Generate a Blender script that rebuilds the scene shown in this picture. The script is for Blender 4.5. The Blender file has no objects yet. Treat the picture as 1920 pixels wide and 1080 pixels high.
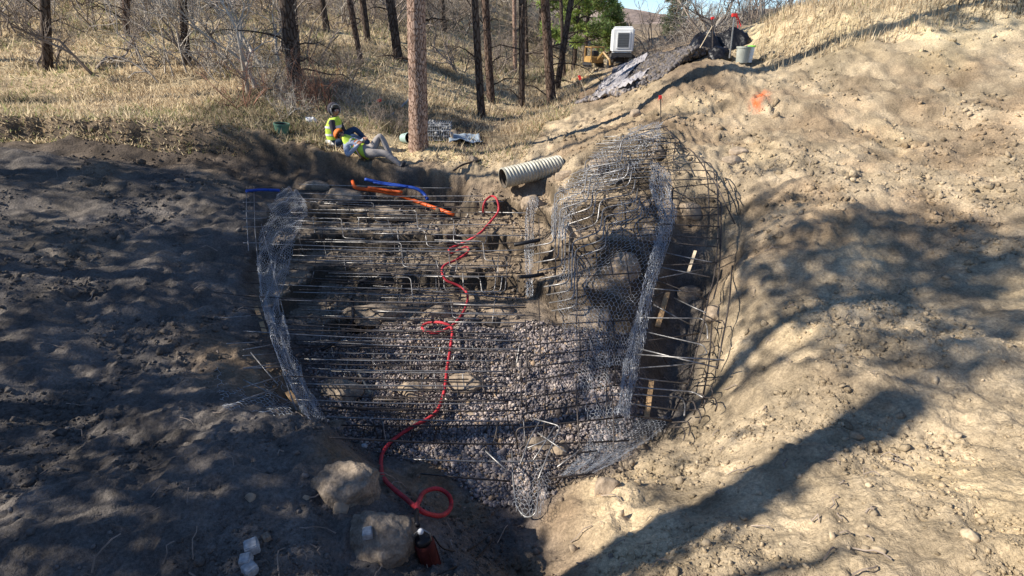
import bpy, math, random
import numpy as np
from mathutils import Vector, Matrix
R = math.radians
rng = np.random.default_rng(7)
random.seed(7)
scene = bpy.context.scene
col = scene.collection

# ------------------------------------------------------------------ camera
PITCH, FPX = R(25.0), 1010.0
cam_d = bpy.data.cameras.new("camera")
cam_d.sensor_width = 36.0
cam_d.lens = FPX / 1920 * 36.0
cam_d.clip_start, cam_d.clip_end = 0.05, 3000
cam = bpy.data.objects.new("camera", cam_d)
cam.location = (0, 0, 0)
cam.rotation_euler = (R(90) - PITCH, 0, 0)
col.objects.link(cam)
scene.camera = cam

# ------------------------------------------------------------------ light
SUN_EL, SUN_AZ = R(35.0), (-1.0, -0.16)             # sun stands to the left, a little behind the camera
_h = math.hypot(*SUN_AZ)
S = np.array([SUN_AZ[0] / _h * math.cos(SUN_EL), SUN_AZ[1] / _h * math.cos(SUN_EL), math.sin(SUN_EL)])
sun_d = bpy.data.lights.new("sun", "SUN")
sun_d.energy, sun_d.angle, sun_d.color = 5.0, R(0.5), (1.0, 0.93, 0.82)
sun = bpy.data.objects.new("sun", sun_d)
sun.rotation_euler = Vector(S).to_track_quat('Z', 'Y').to_euler()
col.objects.link(sun)
world = bpy.data.worlds.new("World")
scene.world = world
world.use_nodes = True
wn = world.node_tree
bg = wn.nodes["Background"]
sky = wn.nodes.new("ShaderNodeTexSky")
sky.sky_type = 'NISHITA'
sky.sun_disc = False
sky.sun_elevation = SUN_EL
sky.sun_rotation = math.atan2(S[0], S[1])
sky.altitude = 2600
sky.dust_density = 0.0
sky.ozone_density = 4.0
sky.air_density = 1.0
wn.links.new(sky.outputs[0], bg.inputs[0])
bg.inputs[1].default_value = 0.11
scene.view_settings.view_transform = 'Standard'
scene.view_settings.look = 'None'
scene.view_settings.gamma = 1
scene.view_settings.use_curve_mapping = False
scene.view_settings.exposure = 0.78
scene.cycles.max_bounces = 4
scene.cycles.diffuse_bounces = 2
scene.cycles.transparent_max_bounces = 8

# ------------------------------------------------------------------ object helpers
def tag(o, label=None, cat=None, group=None, kind=None):
    if label: o['label'] = label
    if cat: o['category'] = cat
    if group: o['group'] = group
    if kind: o['kind'] = kind
    return o

def empty(name, loc=(0, 0, 0), rz=0.0):
    o = bpy.data.objects.new(name, None)
    o.location = loc
    o.rotation_euler = (0, 0, rz)
    o.empty_display_size = 0.1
    col.objects.link(o)
    return o

def link_mesh(name, me, mat=None, parent=None, world_loc=None):
    """parts are written in world coordinates; the parent's matrix is undone so that they stay put"""
    o = bpy.data.objects.new(name, me)
    if mat is not None and not me.materials:
        for m in (mat if isinstance(mat, (list, tuple)) else [mat]):
            me.materials.append(m)
    col.objects.link(o)
    if parent is not None:
        o.parent = parent
    return o

def np_mesh(name, V, F, smooth=False, mat_idx=None):
    V = np.asarray(V, dtype=np.float32).reshape(-1, 3)
    F = np.asarray(F, dtype=np.int32)
    k = F.shape[1]
    me = bpy.data.meshes.new(name)
    me.vertices.add(len(V))
    me.vertices.foreach_set('co', V.ravel())
    me.loops.add(F.size)
    me.loops.foreach_set('vertex_index', F.ravel())
    me.polygons.add(len(F))
    me.polygons.foreach_set('loop_start', np.arange(len(F), dtype=np.int32) * k)
    me.polygons.foreach_set('loop_total', np.full(len(F), k, dtype=np.int32))
    if mat_idx is not None:
        me.polygons.foreach_set('material_index', np.asarray(mat_idx, dtype=np.int32))
    if smooth:
        me.polygons.foreach_set('use_smooth', np.ones(len(F), dtype=bool))
    me.update(calc_edges=True)
    me.validate()
    return me

class MB:
    """collects quads/triangles (triangles as degenerate-free lists) and links them as one mesh"""
    def __init__(s):
        s.v, s.f, s.m = [], [], []
    def add(s, V, F, mi=0):
        b = len(s.v)
        s.v.extend([tuple(map(float, p)) for p in V])
        s.f.extend([tuple(int(i) + b for i in f) for f in F])
        s.m.extend([mi] * len(F))
    def box(s, c, size, rot=None, mi=0, taper=1.0):
        hx, hy, hz = [a / 2 for a in size]
        P = [Vector((x * hx * (taper if z > 0 else 1), y * hy * (taper if z > 0 else 1), z * hz)) for z in (-1, 1) for y in (-1, 1) for x in (-1, 1)]
        if rot is not None:
            P = [rot @ p for p in P]
        P = [p + Vector(c) for p in P]
        s.add(P, [(0, 2, 3, 1), (4, 5, 7, 6), (0, 1, 5, 4), (1, 3, 7, 5), (3, 2, 6, 7), (2, 0, 4, 6)], mi)
    def tube(s, pts, r, n=6, mi=0, caps=True):
        V, F = tube_arrays(pts, r, n)
        s.add(V, F, mi)
        if caps:
            b = len(s.v) - len(V)
            s.f.append(tuple(b + i for i in range(n))[::-1]); s.m.append(mi)
            s.f.append(tuple(b + len(V) - n + i for i in range(n))); s.m.append(mi)
    def lathe(s, prof, loc=(0, 0, 0), axis=(0, 0, 1), n=24, mi=0):
        q = Vector((0, 0, 1)).rotation_difference(Vector(axis)).to_matrix()
        V = []
        for r, z in prof:
            for i in range(n):
                a = 2 * math.pi * i / n
                V.append(q @ Vector((r * math.cos(a), r * math.sin(a), z)) + Vector(loc))
        F = [(k * n + i, k * n + (i + 1) % n, (k + 1) * n + (i + 1) % n, (k + 1) * n + i) for k in range(len(prof) - 1) for i in range(n)]
        s.add(V, F, mi)
    def build(s, name, mat, parent=None, smooth=False, loc=None):
        me = bpy.data.meshes.new(name)
        V = s.v
        if loc is not None:
            V = [(a - loc[0], b - loc[1], c - loc[2]) for a, b, c in V]
        me.from_pydata(V, [], s.f)
        for m in (mat if isinstance(mat, (list, tuple)) else [mat]):
            me.materials.append(m)
        me.polygons.foreach_set('material_index', s.m)
        if smooth:
            me.polygons.foreach_set('use_smooth', [True] * len(s.f))
        me.update()
        o = bpy.data.objects.new(name, me)
        if loc is not None and parent is None:
            o.location = loc
        col.objects.link(o)
        if parent is not None:
            o.parent = parent
        return o

def tube_arrays(pts, r, n=6):
    P = np.asarray(pts, dtype=float)
    m = len(P)
    rr = np.full(m, r, dtype=float) if np.isscalar(r) else np.asarray(r, dtype=float)
    T = np.gradient(P, axis=0)
    T /= np.linalg.norm(T, axis=1)[:, None] + 1e-9
    up = np.array([0, 0, 1.0]) if abs(T[0][2]) < 0.9 else np.array([1.0, 0, 0])
    N = np.zeros_like(P)
    nrm = np.cross(T[0], up); nrm /= np.linalg.norm(nrm)
    for i in range(m):
        nrm = nrm - T[i] * np.dot(nrm, T[i])
        nrm /= np.linalg.norm(nrm) + 1e-9
        N[i] = nrm
    B = np.cross(T, N)
    a = np.arange(n) / n * 2 * math.pi
    V = P[:, None, :] + rr[:, None, None] * (np.cos(a)[None, :, None] * N[:, None, :] + np.sin(a)[None, :, None] * B[:, None, :])
    V = V.reshape(-1, 3)
    i = np.arange(m - 1)[:, None] * n
    j = np.arange(n)[None, :]
    F = np.stack([i + j, i + (j + 1) % n, i + n + (j + 1) % n, i + n + j], axis=-1).reshape(-1, 4)
    return V, F

def chaikin(P, it=2, closed=False, q=0.25):
    P = np.asarray(P, dtype=float)
    for _ in range(it):
        A, B = P[:-1], P[1:]
        M = np.empty((2 * len(A), P.shape[1]))
        M[0::2] = A * (1 - q) + B * q
        M[1::2] = A * q + B * (1 - q)
        P = np.vstack([P[:1], M[1:-1], P[-1:]])
    return P

def bend(P, rad=0.06, seg=4):
    """straight runs with rounded bends, as bent reinforcing bar has"""
    P = [np.asarray(p, dtype=float) for p in P]
    out = [P[0]]
    for a, b, c in zip(P[:-2], P[1:-1], P[2:]):
        la, lc = np.linalg.norm(a - b), np.linalg.norm(c - b)
        d = min(rad, la * 0.45, lc * 0.45)
        p0, p2 = b + (a - b) / (la + 1e-9) * d, b + (c - b) / (lc + 1e-9) * d
        for k in range(seg + 1):
            t = k / seg
            out.append((1 - t) ** 2 * p0 + 2 * t * (1 - t) * b + t * t * p2)
    out.append(P[-1])
    return np.array(out)

# ------------------------------------------------------------------ value noise
class Noise:
    def __init__(s, seed):
        s.t = np.random.default_rng(seed).random((256, 256)).astype(np.float32) * 2 - 1
    def __call__(s, x, y, f):
        x = x * f + 37.3; y = y * f + 11.7
        xi = np.floor(x).astype(int); yi = np.floor(y).astype(int)
        u = x - xi; v = y - yi
        u = u * u * (3 - 2 * u); v = v * v * (3 - 2 * v)
        a = s.t[xi & 255, yi & 255]; b = s.t[(xi + 1) & 255, yi & 255]
        c = s.t[xi & 255, (yi + 1) & 255]; d = s.t[(xi + 1) & 255, (yi + 1) & 255]
        return (a * (1 - u) + b * u) * (1 - v) + (c * (1 - u) + d * u) * v
NZ = [Noise(i) for i in range(9)]
def sst(a, b, x):
    t = np.clip((x - a) / (b - a), 0, 1)
    return t * t * (3 - 2 * t)

# ------------------------------------------------------------------ terrain
# surveyed points of the site: bearing (as picture column and row) and distance ahead; last: soil kind
def ray(px, py):
    x, u = (px - 960) / FPX, (540 - py) / FPX
    return np.array([x, math.cos(PITCH) + u * math.sin(PITCH), -math.sin(PITCH) + u * math.cos(PITCH)])
def P3(px, py, Y):
    d = ray(px, py)
    return d * (Y / d[1])
SURV = [
 # near left ledge (dark damp soil)
 (455,1080,2.15,'d'),(600,1080,2.2,'d'),(700,1080,2.3,'d'),(780,1080,2.35,'d'),(860,1080,2.4,'d'),
 (455,950,2.7,'d'),(600,930,2.85,'d'),(690,960,2.8,'d'),(780,960,2.85,'d'),
 (460,840,3.3,'d'),(560,830,3.4,'d'),(640,860,3.35,'b'),(455,790,3.7,'d'),(600,800,3.75,'d'),
 (-40,1080,2.15,'d'),(200,1000,2.5,'d'),(-40,850,3.3,'d'),(230,800,3.7,'d'),(-40,700,4.3,'d'),(250,690,4.6,'d'),
 (-40,500,5.9,'d'),(250,520,6.1,'d'),(-40,380,8.1,'d'),(250,400,8.2,'d'),(60,300,9.8,'d'),(300,310,9.9,'d'),
 # left wall of the pit
 (470,700,4.75,'b'),(470,600,5.9,'d'),(465,500,7.1,'d'),(470,400,8.6,'d'),
 # pit floor, rising away from the camera
 (660,830,4.3,'d'),(720,870,4.0,'d'),(800,900,3.8,'b'),(900,900,3.9,'s'),(860,960,3.45,'b'),(980,960,3.5,'s'),
 (700,790,4.6,'s'),(850,800,4.6,'s'),(1000,800,4.65,'s'),(1120,850,4.15,'s'),
 (600,700,5.4,'s'),(750,700,5.45,'s'),(900,700,5.45,'s'),(1050,700,5.45,'s'),(1170,720,5.2,'s'),
 (600,600,6.4,'d'),(750,600,6.45,'s'),(900,600,6.45,'s'),(1050,610,6.3,'s'),
 (600,500,7.6,'d'),(750,500,7.65,'d'),(900,500,7.6,'b'),(1000,500,7.55,'b'),
 (600,420,8.7,'d'),(750,420,8.7,'d'),(900,420,8.7,'b'),(980,420,8.65,'b'),
 (600,355,9.7,'d'),(750,365,9.6,'d'),(850,370,9.6,'d'),(920,362,9.65,'b'),(1000,358,9.7,'b'),
 # right flank inside the mesh
 (1080,520,7.0,'b'),(1150,520,6.75,'b'),(1150,620,6.05,'d'),(1190,620,6.05,'d'),(1100,420,8.0,'b'),(1160,420,7.75,'t'),
 (1080,350,9.0,'t'),(1150,340,8.75,'t'),(1150,280,9.5,'t'),(1210,270,9.6,'t'),(1220,380,8.3,'b'),(1220,480,7.2,'b'),(1090,300,9.9,'t'),
 # trench under the outer cage
 (1290,480,7.65,'d'),(1280,560,7.1,'d'),(1275,640,6.45,'d'),(1265,720,5.8,'d'),(1255,780,5.05,'d'),(1290,420,8.1,'b'),(1290,360,8.5,'t'),
 # bank right of the cage
 (1360,340,8.6,'t'),(1375,420,7.6,'t'),(1380,520,6.4,'t'),(1375,620,5.6,'t'),(1370,700,5.0,'t'),(1340,790,4.35,'t'),
 (1250,860,3.9,'t'),(1130,930,3.35,'t'),(1060,960,3.3,'b'),(1200,960,3.05,'t'),(1330,900,3.35,'t'),
 (1060,1080,2.5,'b'),(980,1080,2.75,'b'),(930,1010,3.1,'d'),(1150,1060,2.5,'t'),(1300,1070,2.25,'t'),
 (1460,1080,2.05,'t'),(1460,950,2.75,'t'),(1460,850,3.3,'t'),(1460,700,4.4,'t'),(1460,600,5.2,'t'),(1460,500,6.1,'t'),(1450,400,7.3,'t'),(1455,300,9.0,'t'),
 (1330,280,10.0,'t'),(1400,200,11.2,'t'),(1300,220,11.2,'t'),(1450,200,11.0,'t'),(1240,240,10.7,'t'),
 (1300,130,13.0,'b'),(1390,118,13.2,'t'),(1460,125,12.8,'t'),(1200,190,13.2,'t'),(1130,230,12.4,'t'),
 (1650,1080,1.9,'t'),(1650,850,3.1,'t'),(1650,650,4.5,'t'),(1650,480,6.0,'t'),(1650,330,8.1,'t'),(1650,210,10.3,'t'),(1650,110,12.2,'t'),
 (1900,1080,1.8,'t'),(1900,850,2.9,'t'),(1900,650,4.2,'t'),(1900,480,5.6,'t'),(1900,330,7.5,'t'),(1900,210,9.6,'t'),(1900,110,11.4,'t'),
 # grassy bank, top right
 (1440,80,14.2,'g'),(1465,30,15.2,'g'),(1420,62,15.5,'g'),(1560,40,13.8,'g'),(1750,30,13.2,'g'),(1900,30,13.0,'g'),(1600,0,16.5,'g'),(1850,-10,16,'g'),
 # top of right bank and the track beyond
 (1290,112,15,'b'),(1240,108,17,'b'),(1200,122,19,'b'),(1150,165,17,'b'),(1120,185,15.5,'b'),
 (1180,124,26,'b'),(1150,130,32,'w'),(1260,104,26,'w'),(1330,94,24,'w'),(1110,134,34,'w'),
 # left bank of the culvert, ledge on which the men rest
 (860,345,10.2,'b'),(870,320,10.6,'t'),(800,318,10.7,'b'),(760,330,10.25,'d'),(720,322,10.3,'b'),(640,300,10.55,'b'),(560,282,10.7,'b'),(500,262,10.9,'b'),(455,248,11.0,'b'),
 (740,303,11.1,'g'),(650,285,11.2,'g'),(700,275,11.6,'g'),(560,255,11.3,'g'),(500,238,11.4,'g'),(800,290,11.4,'g'),(860,300,11.3,'g'),
 (500,330,10.2,'d'),(600,335,10.1,'d'),(350,240,11.1,'b'),(200,232,11.1,'b'),(0,225,11.1,'b'),(-60,225,11.1,'b'),
 (940,300,11.0,'t'),(1000,280,11.4,'t'),(1060,260,11.9,'t'),
 # the gully behind
 (880,290,12.0,'b'),(830,265,13.0,'b'),(870,262,13.3,'b'),(900,248,14.3,'b'),(950,225,16.0,'b'),(1000,203,18.5,'b'),(1045,178,21,'b'),(1080,150,25,'g'),
 (960,262,13.4,'t'),(1010,235,14.2,'t'),(1070,200,15.5,'t'),(1095,180,17.5,'b'),
 # left hillside of dry grass
 (780,275,12.0,'g'),(700,240,12.9,'g'),(600,215,13.0,'g'),(500,200,13.0,'g'),(480,150,15.5,'g'),(555,160,15,'g'),(640,170,15.5,'g'),(740,190,15.5,'g'),(840,210,15.6,'g'),(905,218,16.2,'g'),
 (470,100,18.5,'g'),(560,100,19,'g'),(680,115,19,'g'),(746,112,20.5,'g'),(840,140,21,'g'),(920,190,18.5,'g'),(978,198,19.0,'g'),(1030,187,21,'g'),
 (470,50,23,'g'),(612,55,25,'g'),(690,79,24,'g'),(800,70,28,'g'),(900,110,27,'g'),(966,135,28,'g'),(1040,150,28,'g'),
 (470,0,30,'g'),(640,10,34,'g'),(800,15,40,'g'),(900,50,42,'g'),(980,85,42,'g'),(1050,110,42,'g'),(1100,108,45,'g'),
 (300,200,13.0,'g'),(100,200,13.0,'g'),(-50,200,13,'g'),(300,120,17,'g'),(50,120,17,'g'),(300,40,23,'g'),(50,40,23,'g'),(250,-30,32,'g'),(0,-30,30,'g'),
]
WPT = [( -1.0,60,4.5,'g'),(6,60,1.0,'w'),(20,60,1.2,'w'),(-30,60,12.0,'g'),(14,30,-0.2,'w'),(30,30,1.2,'w'),(45,60,5,'w'),(-60,60,16,'g'),(10,38,-0.3,'w'),(3,45,0.0,'w')]
SOIL = {'w': (0.20,0.155,0.11), 'g': (0.48,0.385,0.24), 't': (0.375,0.295,0.195), 'd': (0.125,0.110,0.098), 's': (0.125,0.105,0.098), 'b': (0.21,0.155,0.105)}
cp = [(*P3(a, b, Y), k) for a, b, Y, k in SURV] + WPT
CX = np.array([c[0] for c in cp]); CY = np.array([c[1] for c in cp]); CZ = np.array([c[2] for c in cp])
CC = np.array([SOIL[c[3]] for c in cp])
def warp(x, y):
    yy = np.maximum(y, 1.9)
    return np.clip(x / (yy + 1.5), -1.6, 1.6), np.log(np.minimum(yy, 60.0)) * 0.75
def tps_fit(u, v, z, lam=2e-4):
    n = len(u)
    d2 = (u[:, None] - u[None]) ** 2 + (v[:, None] - v[None]) ** 2
    K = 0.5 * d2 * np.log(d2 + 1e-12) + lam * np.eye(n)
    Pm = np.column_stack([np.ones(n), u, v])
    A = np.zeros((n + 3, n + 3)); A[:n, :n] = K; A[:n, n:] = Pm; A[n:, :n] = Pm.T
    return np.linalg.solve(A, np.concatenate([z, np.zeros(3)]))
cu, cv = warp(CX, CY)
TW = tps_fit(cu, cv, CZ)
def axis(parts):
    out = []
    for a, b, f in parts:
        x = a
        while x < b - 1e-6:
            out.append(x); x += f(x)
    out.append(parts[-1][1])
    return np.array(out)
ya = axis([(-8, 1.5, lambda y: .5), (1.5, 60, lambda y: 0.018 * max(1, y / 3.6) ** (1.12)), (60, 1500, lambda y: y * .07)])
xs = axis([(0, 3.0, lambda x: .024), (3.0, 40, lambda x: .024 * (x / 3.0) ** 1.15), (40, 900, lambda x: x * .08)])
xa = np.concatenate([-xs[:0:-1], xs])
GX, GY = np.meshgrid(xa, ya)
def base_height(x, y):
    u, v = warp(x, y)
    out = TW[-3] + TW[-2] * u + TW[-1] * v
    for k in range(len(cu)):
        d2 = (u - cu[k]) ** 2 + (v - cv[k]) ** 2
        out += TW[k] * 0.5 * d2 * np.log(d2 + 1e-12)
    return out
# the spline is smooth: sample it on a coarser grid, then interpolate
def interp_grid(xg, yg, Z, x, y):
    x = np.clip(x, xg[0], xg[-1] - 1e-6); y = np.clip(y, yg[0], yg[-1] - 1e-6)
    i = np.clip(np.searchsorted(xg, x, side='right') - 1, 0, len(xg) - 2); j = np.clip(np.searchsorted(yg, y, side='right') - 1, 0, len(yg) - 2)
    u = (x - xg[i]) / (xg[i + 1] - xg[i]); v = (y - yg[j]) / (yg[j + 1] - yg[j])
    return (Z[j, i] * (1 - u) + Z[j, i + 1] * u) * (1 - v) + (Z[j + 1, i] * (1 - u) + Z[j + 1, i + 1] * u) * v
xc, yc = xa[::3], ya[::3]
if xc[-1] != xa[-1]: xc = np.append(xc, xa[-1])
if yc[-1] != ya[-1]: yc = np.append(yc, ya[-1])
cXg, cYg = np.meshgrid(xc, yc)
ZB = interp_grid(xc, yc, base_height(cXg, cYg), GX, GY)
ZB += 1.0 * (1 - sst(0.2, 1.9, GY))                        # the bank the photographer stands on
far = sst(60, 400, GY)
ZB = ZB * (1 - far) + far * 6.0
# pit outline (world), used for the cut benches
def poly_mask(x, y, poly, soft=0.15):
    d = np.full(x.shape, 1e9); ins = np.zeros(x.shape, bool)
    n = len(poly)
    for k in range(n):
        x1, y1 = poly[k]; x2, y2 = poly[(k + 1) % n]
        c = ((y1 > y) != (y2 > y)) & (x < (x2 - x1) * (y - y1) / (y2 - y1 + 1e-12) + x1)
        ins ^= c
        t = np.clip(((x - x1) * (x2 - x1) + (y - y1) * (y2 - y1)) / ((x2 - x1) ** 2 + (y2 - y1) ** 2), 0, 1)
        d = np.minimum(d, np.hypot(x - x1 - t * (x2 - x1), y - y1 - t * (y2 - y1)))
    sd = np.where(ins, d, -d)
    return sst(-soft, soft, sd)
pit = [tuple(P3(a, b, Y)[:2]) for a, b, Y in [(480,620,6.2),(490,470,7.9),(500,360,9.6),(700,350,9.8),(880,362,9.7),(1010,355,9.8),(1150,300,9.2),(1230,330,8.9),(1235,480,7.2),(1200,600,6.2),(1010,600,6.4),(820,590,6.5),(650,610,6.3)]]
pm = poly_mask(GX, GY, pit, 0.2)
jag = 0.055 * NZ[0](GX, GY, 1.1) + 0.03 * NZ[1](GX, GY, 5) + 0.015 * NZ[2](GX, GY, 14)
q = (ZB + jag) / 0.27
fr = q - np.floor(q)
ZT = (np.floor(q) + sst(0.86, 1.0, fr)) * 0.27 - jag * 0.5 + 0.02
Z = ZB * (1 - pm) + ZT * pm
# the boxy steps of the right flank, turned a little towards the left
pf = poly_mask(GX, GY, [tuple(P3(a, b, Y)[:2]) for a, b, Y in [(1040,640,6.1),(1030,480,7.4),(1040,380,8.8),(1090,300,9.9),(1200,250,10.2),(1250,300,9.4),(1250,420,7.9),(1225,520,6.9),(1200,620,6.05)]], .12)
ax_ = .85 * GY + .5 * GX * (GX < 99)
q = (ax_ + .05 * NZ[0](GX, GY, 1.7) + .03 * NZ[1](GX, GY, 6)) / .78
fr = q - np.floor(q)
Z = Z * (1 - pf) + pf * (ZB + (sst(.78, .95, fr) - fr) * .40 + .06)
# the undercut scarp below the grassy ledge
LIP = [P3(*q) for q in [(-300,230,11.1),(-60,232,11.1),(200,238,11.1),(455,250,11.0),(560,280,10.75),(640,304,10.55),(720,322,10.42),(800,333,10.36),(872,338,10.25)]]
lipY = np.interp(GX, [q[0] for q in LIP], [q[1] for q in LIP]) + .10 * NZ[5](GX, 0 * GX, 1.7) + .06 * NZ[6](GX, 0 * GX, 4.9)
dd_ = lipY - GY
Z += .05 * sst(-.5, 0, dd_) * (1 - sst(-.02, .05, dd_)) * (GX < -.9)
Z -= (.34 + .1 * NZ[2](GX, GY, 1.2)) * sst(0, .10, dd_) * (1 - sst(.35, 1.5, dd_)) * (1 - sst(-1.0, -.75, GX))
# rough dug earth
dist = np.hypot(GX, GY)
floorm = poly_mask(GX, GY, [tuple(P3(a, b, Y)[:2]) for a, b, Y in [(560,640,6),(700,600,6.4),(1180,600,6.2),(1210,760,5.0),(1100,880,4.0),(960,960,3.5),(820,920,3.8),(640,800,4.6)]], 0.2)
amp = (1 - 0.75 * floorm) * (1 - .6 * np.maximum(pm, pf))
hill = sst(10.8, 12.5, GY) * (1 - sst(-0.5, 1.5, GX - 0.12 * (GY - 11)))
def ridged(n, f): return 1 - np.abs(n(GX, GY, f)) * 2
wx, wy = GX + 0.25 * NZ[6](GX, GY, .9), GY + 0.25 * NZ[7](GX, GY, .9)
rt = sst(1.0, 2.4, GX)
Z += amp * (1 - .6 * hill) * (0.10 * NZ[2](GX, GY, 0.8) + (1 - .55 * rt) * (0.055 * NZ[3](wx * 1.0, wy, 2.3) + 0.032 * NZ[4](wx, wy, 5.3)))
Z += rt * amp * (.018 * ridged(NZ[3], 8.5) * sst(-.3, .4, NZ[6](GX, GY, 1.5)) + .011 * np.abs(NZ[4](wx, wy, 17)) + .007 * np.abs(NZ[5](GX, GY, 33)))
Z += amp * (1 - .8 * hill) * (0.035 * ridged(NZ[3], 1.7) * sst(-.3, .5, NZ[8](GX, GY, .6)) + 0.022 * ridged(NZ[4], 4.3) + 0.012 * ridged(NZ[5], 9.7))
Z += amp * (1 - .5 * hill) * (0.022 * NZ[5](wx, wy, 11) * (0.5 + 0.5 * NZ[0](GX, GY, 1.1)) + 0.016 * np.maximum(0, NZ[1](wx, wy, 19)) + 0.009 * NZ[2](wx, wy, 37))
up = rb_ = sst(1.2, 2.2, GX) * sst(5.5, 7.5, GY) * (1 - sst(13, 15, GY))
Z += up * (0.02 * ridged(NZ[4], 1.1) * sst(-.2, .5, NZ[1](GX, GY, .8)) + 0.045 * ridged(NZ[6], 2.9) * sst(.0, .5, NZ[5](GX, GY, .9)) * sst(-.3, .4, NZ[0](GX, GY, 1.3)) + .03 * ridged(NZ[7], 6.1))
lf = 1 - sst(-.8, .6, GX)
Z += (.35 + .65 * lf) * amp * (1 - .7 * hill) * (.016 * ridged(NZ[5], 15) * sst(-.4, .3, NZ[2](GX, GY, 3.1)) + .009 * NZ[8](GX, GY, 27))
# rills and bucket smears running down the right bank
rb = sst(1.6, 2.6, GX) * (1 - sst(12, 15, GY))
s_ = GY * .9 + GX * .55
Z += rb * (0.02 * ridged(NZ[2], 1.3) * sst(-.4, .4, NZ[5](GX, GY, .7)) + .035 * np.maximum(0, NZ[0](s_, GX * .6, 3.3)) + 0.05 * NZ[7](s_, GX * 0.4, 2.1) + 0.03 * NZ[8](s_, GX * .5, 5.5) + 0.014 * NZ[6](s_, GX * .8, 13))
Z += hill * (0.12 * NZ[3](GX, GY, .35) + 0.05 * NZ[4](GX, GY, 1.7))
Z += sst(20, 60, dist) * 0.5 * NZ[5](GX, GY, .12) + far * (2.0 * NZ[6](GX, GY, .02))
def H(x, y):
    return interp_grid(xa, ya, Z, np.asarray(x, float), np.asarray(y, float))
# soil colour: what the ground is made of, by place
def soil_at(x, y):
    u, v = warp(x, y)
    W = np.zeros(u.shape); C = np.zeros(u.shape + (3,))
    for k in range(len(cu)):
        w = 1.0 / (((u - cu[k]) ** 2 + (v - cv[k]) ** 2) + 2e-4) ** 2
        W += w; C += w[..., None] * CC[k]
    return C / W[..., None]
SC = soil_at(cXg, cYg)
COLG = np.stack([interp_grid(xc, yc, SC[..., k], GX, GY) for k in range(3)], -1)
COLG *= (1 + 0.22 * NZ[0](GX, GY, 1.9) + 0.16 * NZ[1](GX, GY, 6.5) + 0.14 * NZ[2](GX, GY, 23))[..., None]
pale = sst(0.25, 0.7, NZ[8](GX, GY, .9))[..., None]
COLG = COLG * (1 + 0.12 * pale * np.array([1.0, .85, .4]))
big = NZ[2](GX * .7 + GY * .5, GY * .9, .55) + .6 * NZ[3](GX, GY, 1.6) + .35 * NZ[4](GX + .4 * GY, GY, 4.2)
dug = (COLG[..., 0] > .2)[..., None] * 1.0
COLG *= 1 - dug * (.26 * sst(.0, .9, big))[..., None] * np.array([.8, 1.0, 1.1])
COLG *= 1 + dug * (.10 * sst(.0, .9, -big))[..., None] * np.array([1, 1, .9])
damp = sst(.15, .45, NZ[7](GX * .8 + .6 * GY, GY, .8) + .5 * NZ[8](GX, GY, 2.7) + .25 * NZ[0](GX, GY, 9))
COLG *= 1 - dug * (.22 * damp)[..., None]
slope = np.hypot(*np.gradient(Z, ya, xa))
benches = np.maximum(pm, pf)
COLG = COLG * (1 - .55 * benches[..., None]) + .55 * benches[..., None] * np.array([.30, .235, .165])  # paler colour makes the bench treads look lit
COLG *= (1 - 0.55 * benches * sst(.5, 1.3, slope))[..., None]  # shade on the risers painted in as darker colour
# the steeper slopes are coloured darker
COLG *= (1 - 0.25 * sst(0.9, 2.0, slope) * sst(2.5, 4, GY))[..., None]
def hit(px, py, _c={}):
    if (px, py) in _c: return _c[(px, py)].copy()
    _c[(px, py)] = _hit(px, py)
    return _c[(px, py)].copy()
def _hit(px, py):
    d = ray(px, py)
    t = np.concatenate([np.arange(1.5, 14, .02), np.arange(14, 120, .1)])
    p = t[:, None] * d[None]
    below = p[:, 2] < H(p[:, 0], p[:, 1])
    if not below.any():
        return p[-1]
    k = int(np.argmax(below))
    a, b = t[max(k - 1, 0)], t[k]
    for _ in range(10):
        m = (a + b) / 2
        if m * d[2] < H(m * d[0], m * d[1]): b = m
        else: a = m
    return b * d
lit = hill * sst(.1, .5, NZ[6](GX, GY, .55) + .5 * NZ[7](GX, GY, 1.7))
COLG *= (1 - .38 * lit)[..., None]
# orange survey paint sprayed on the bank
for (a, b, r) in [(1428,180,.10),(1419,193,.09),(1434,176,.07),(1412,200,.05),(655,290,.05)]:
    h = hit(a, b)
    w = np.exp(-(((GX - h[0]) ** 2 + (GY - h[1]) ** 2 * .35) / r ** 2)) * sst(-.3, .3, NZ[5](GX, GY, 17) + .1)
    COLG = COLG * (1 - w[..., None]) + w[..., None] * np.array([0.62, 0.13, 0.04])
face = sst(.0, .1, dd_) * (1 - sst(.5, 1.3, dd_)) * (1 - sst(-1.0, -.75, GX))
COLG = COLG * (1 - face[..., None]) + face[..., None] * np.array([.10, .078, .06]) * (1 + .4 * NZ[4](GX, GY, 6))[..., None]  # shade under the lip painted into the scarp colour
COLG = np.clip(COLG, 0.01, 0.9)
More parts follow.
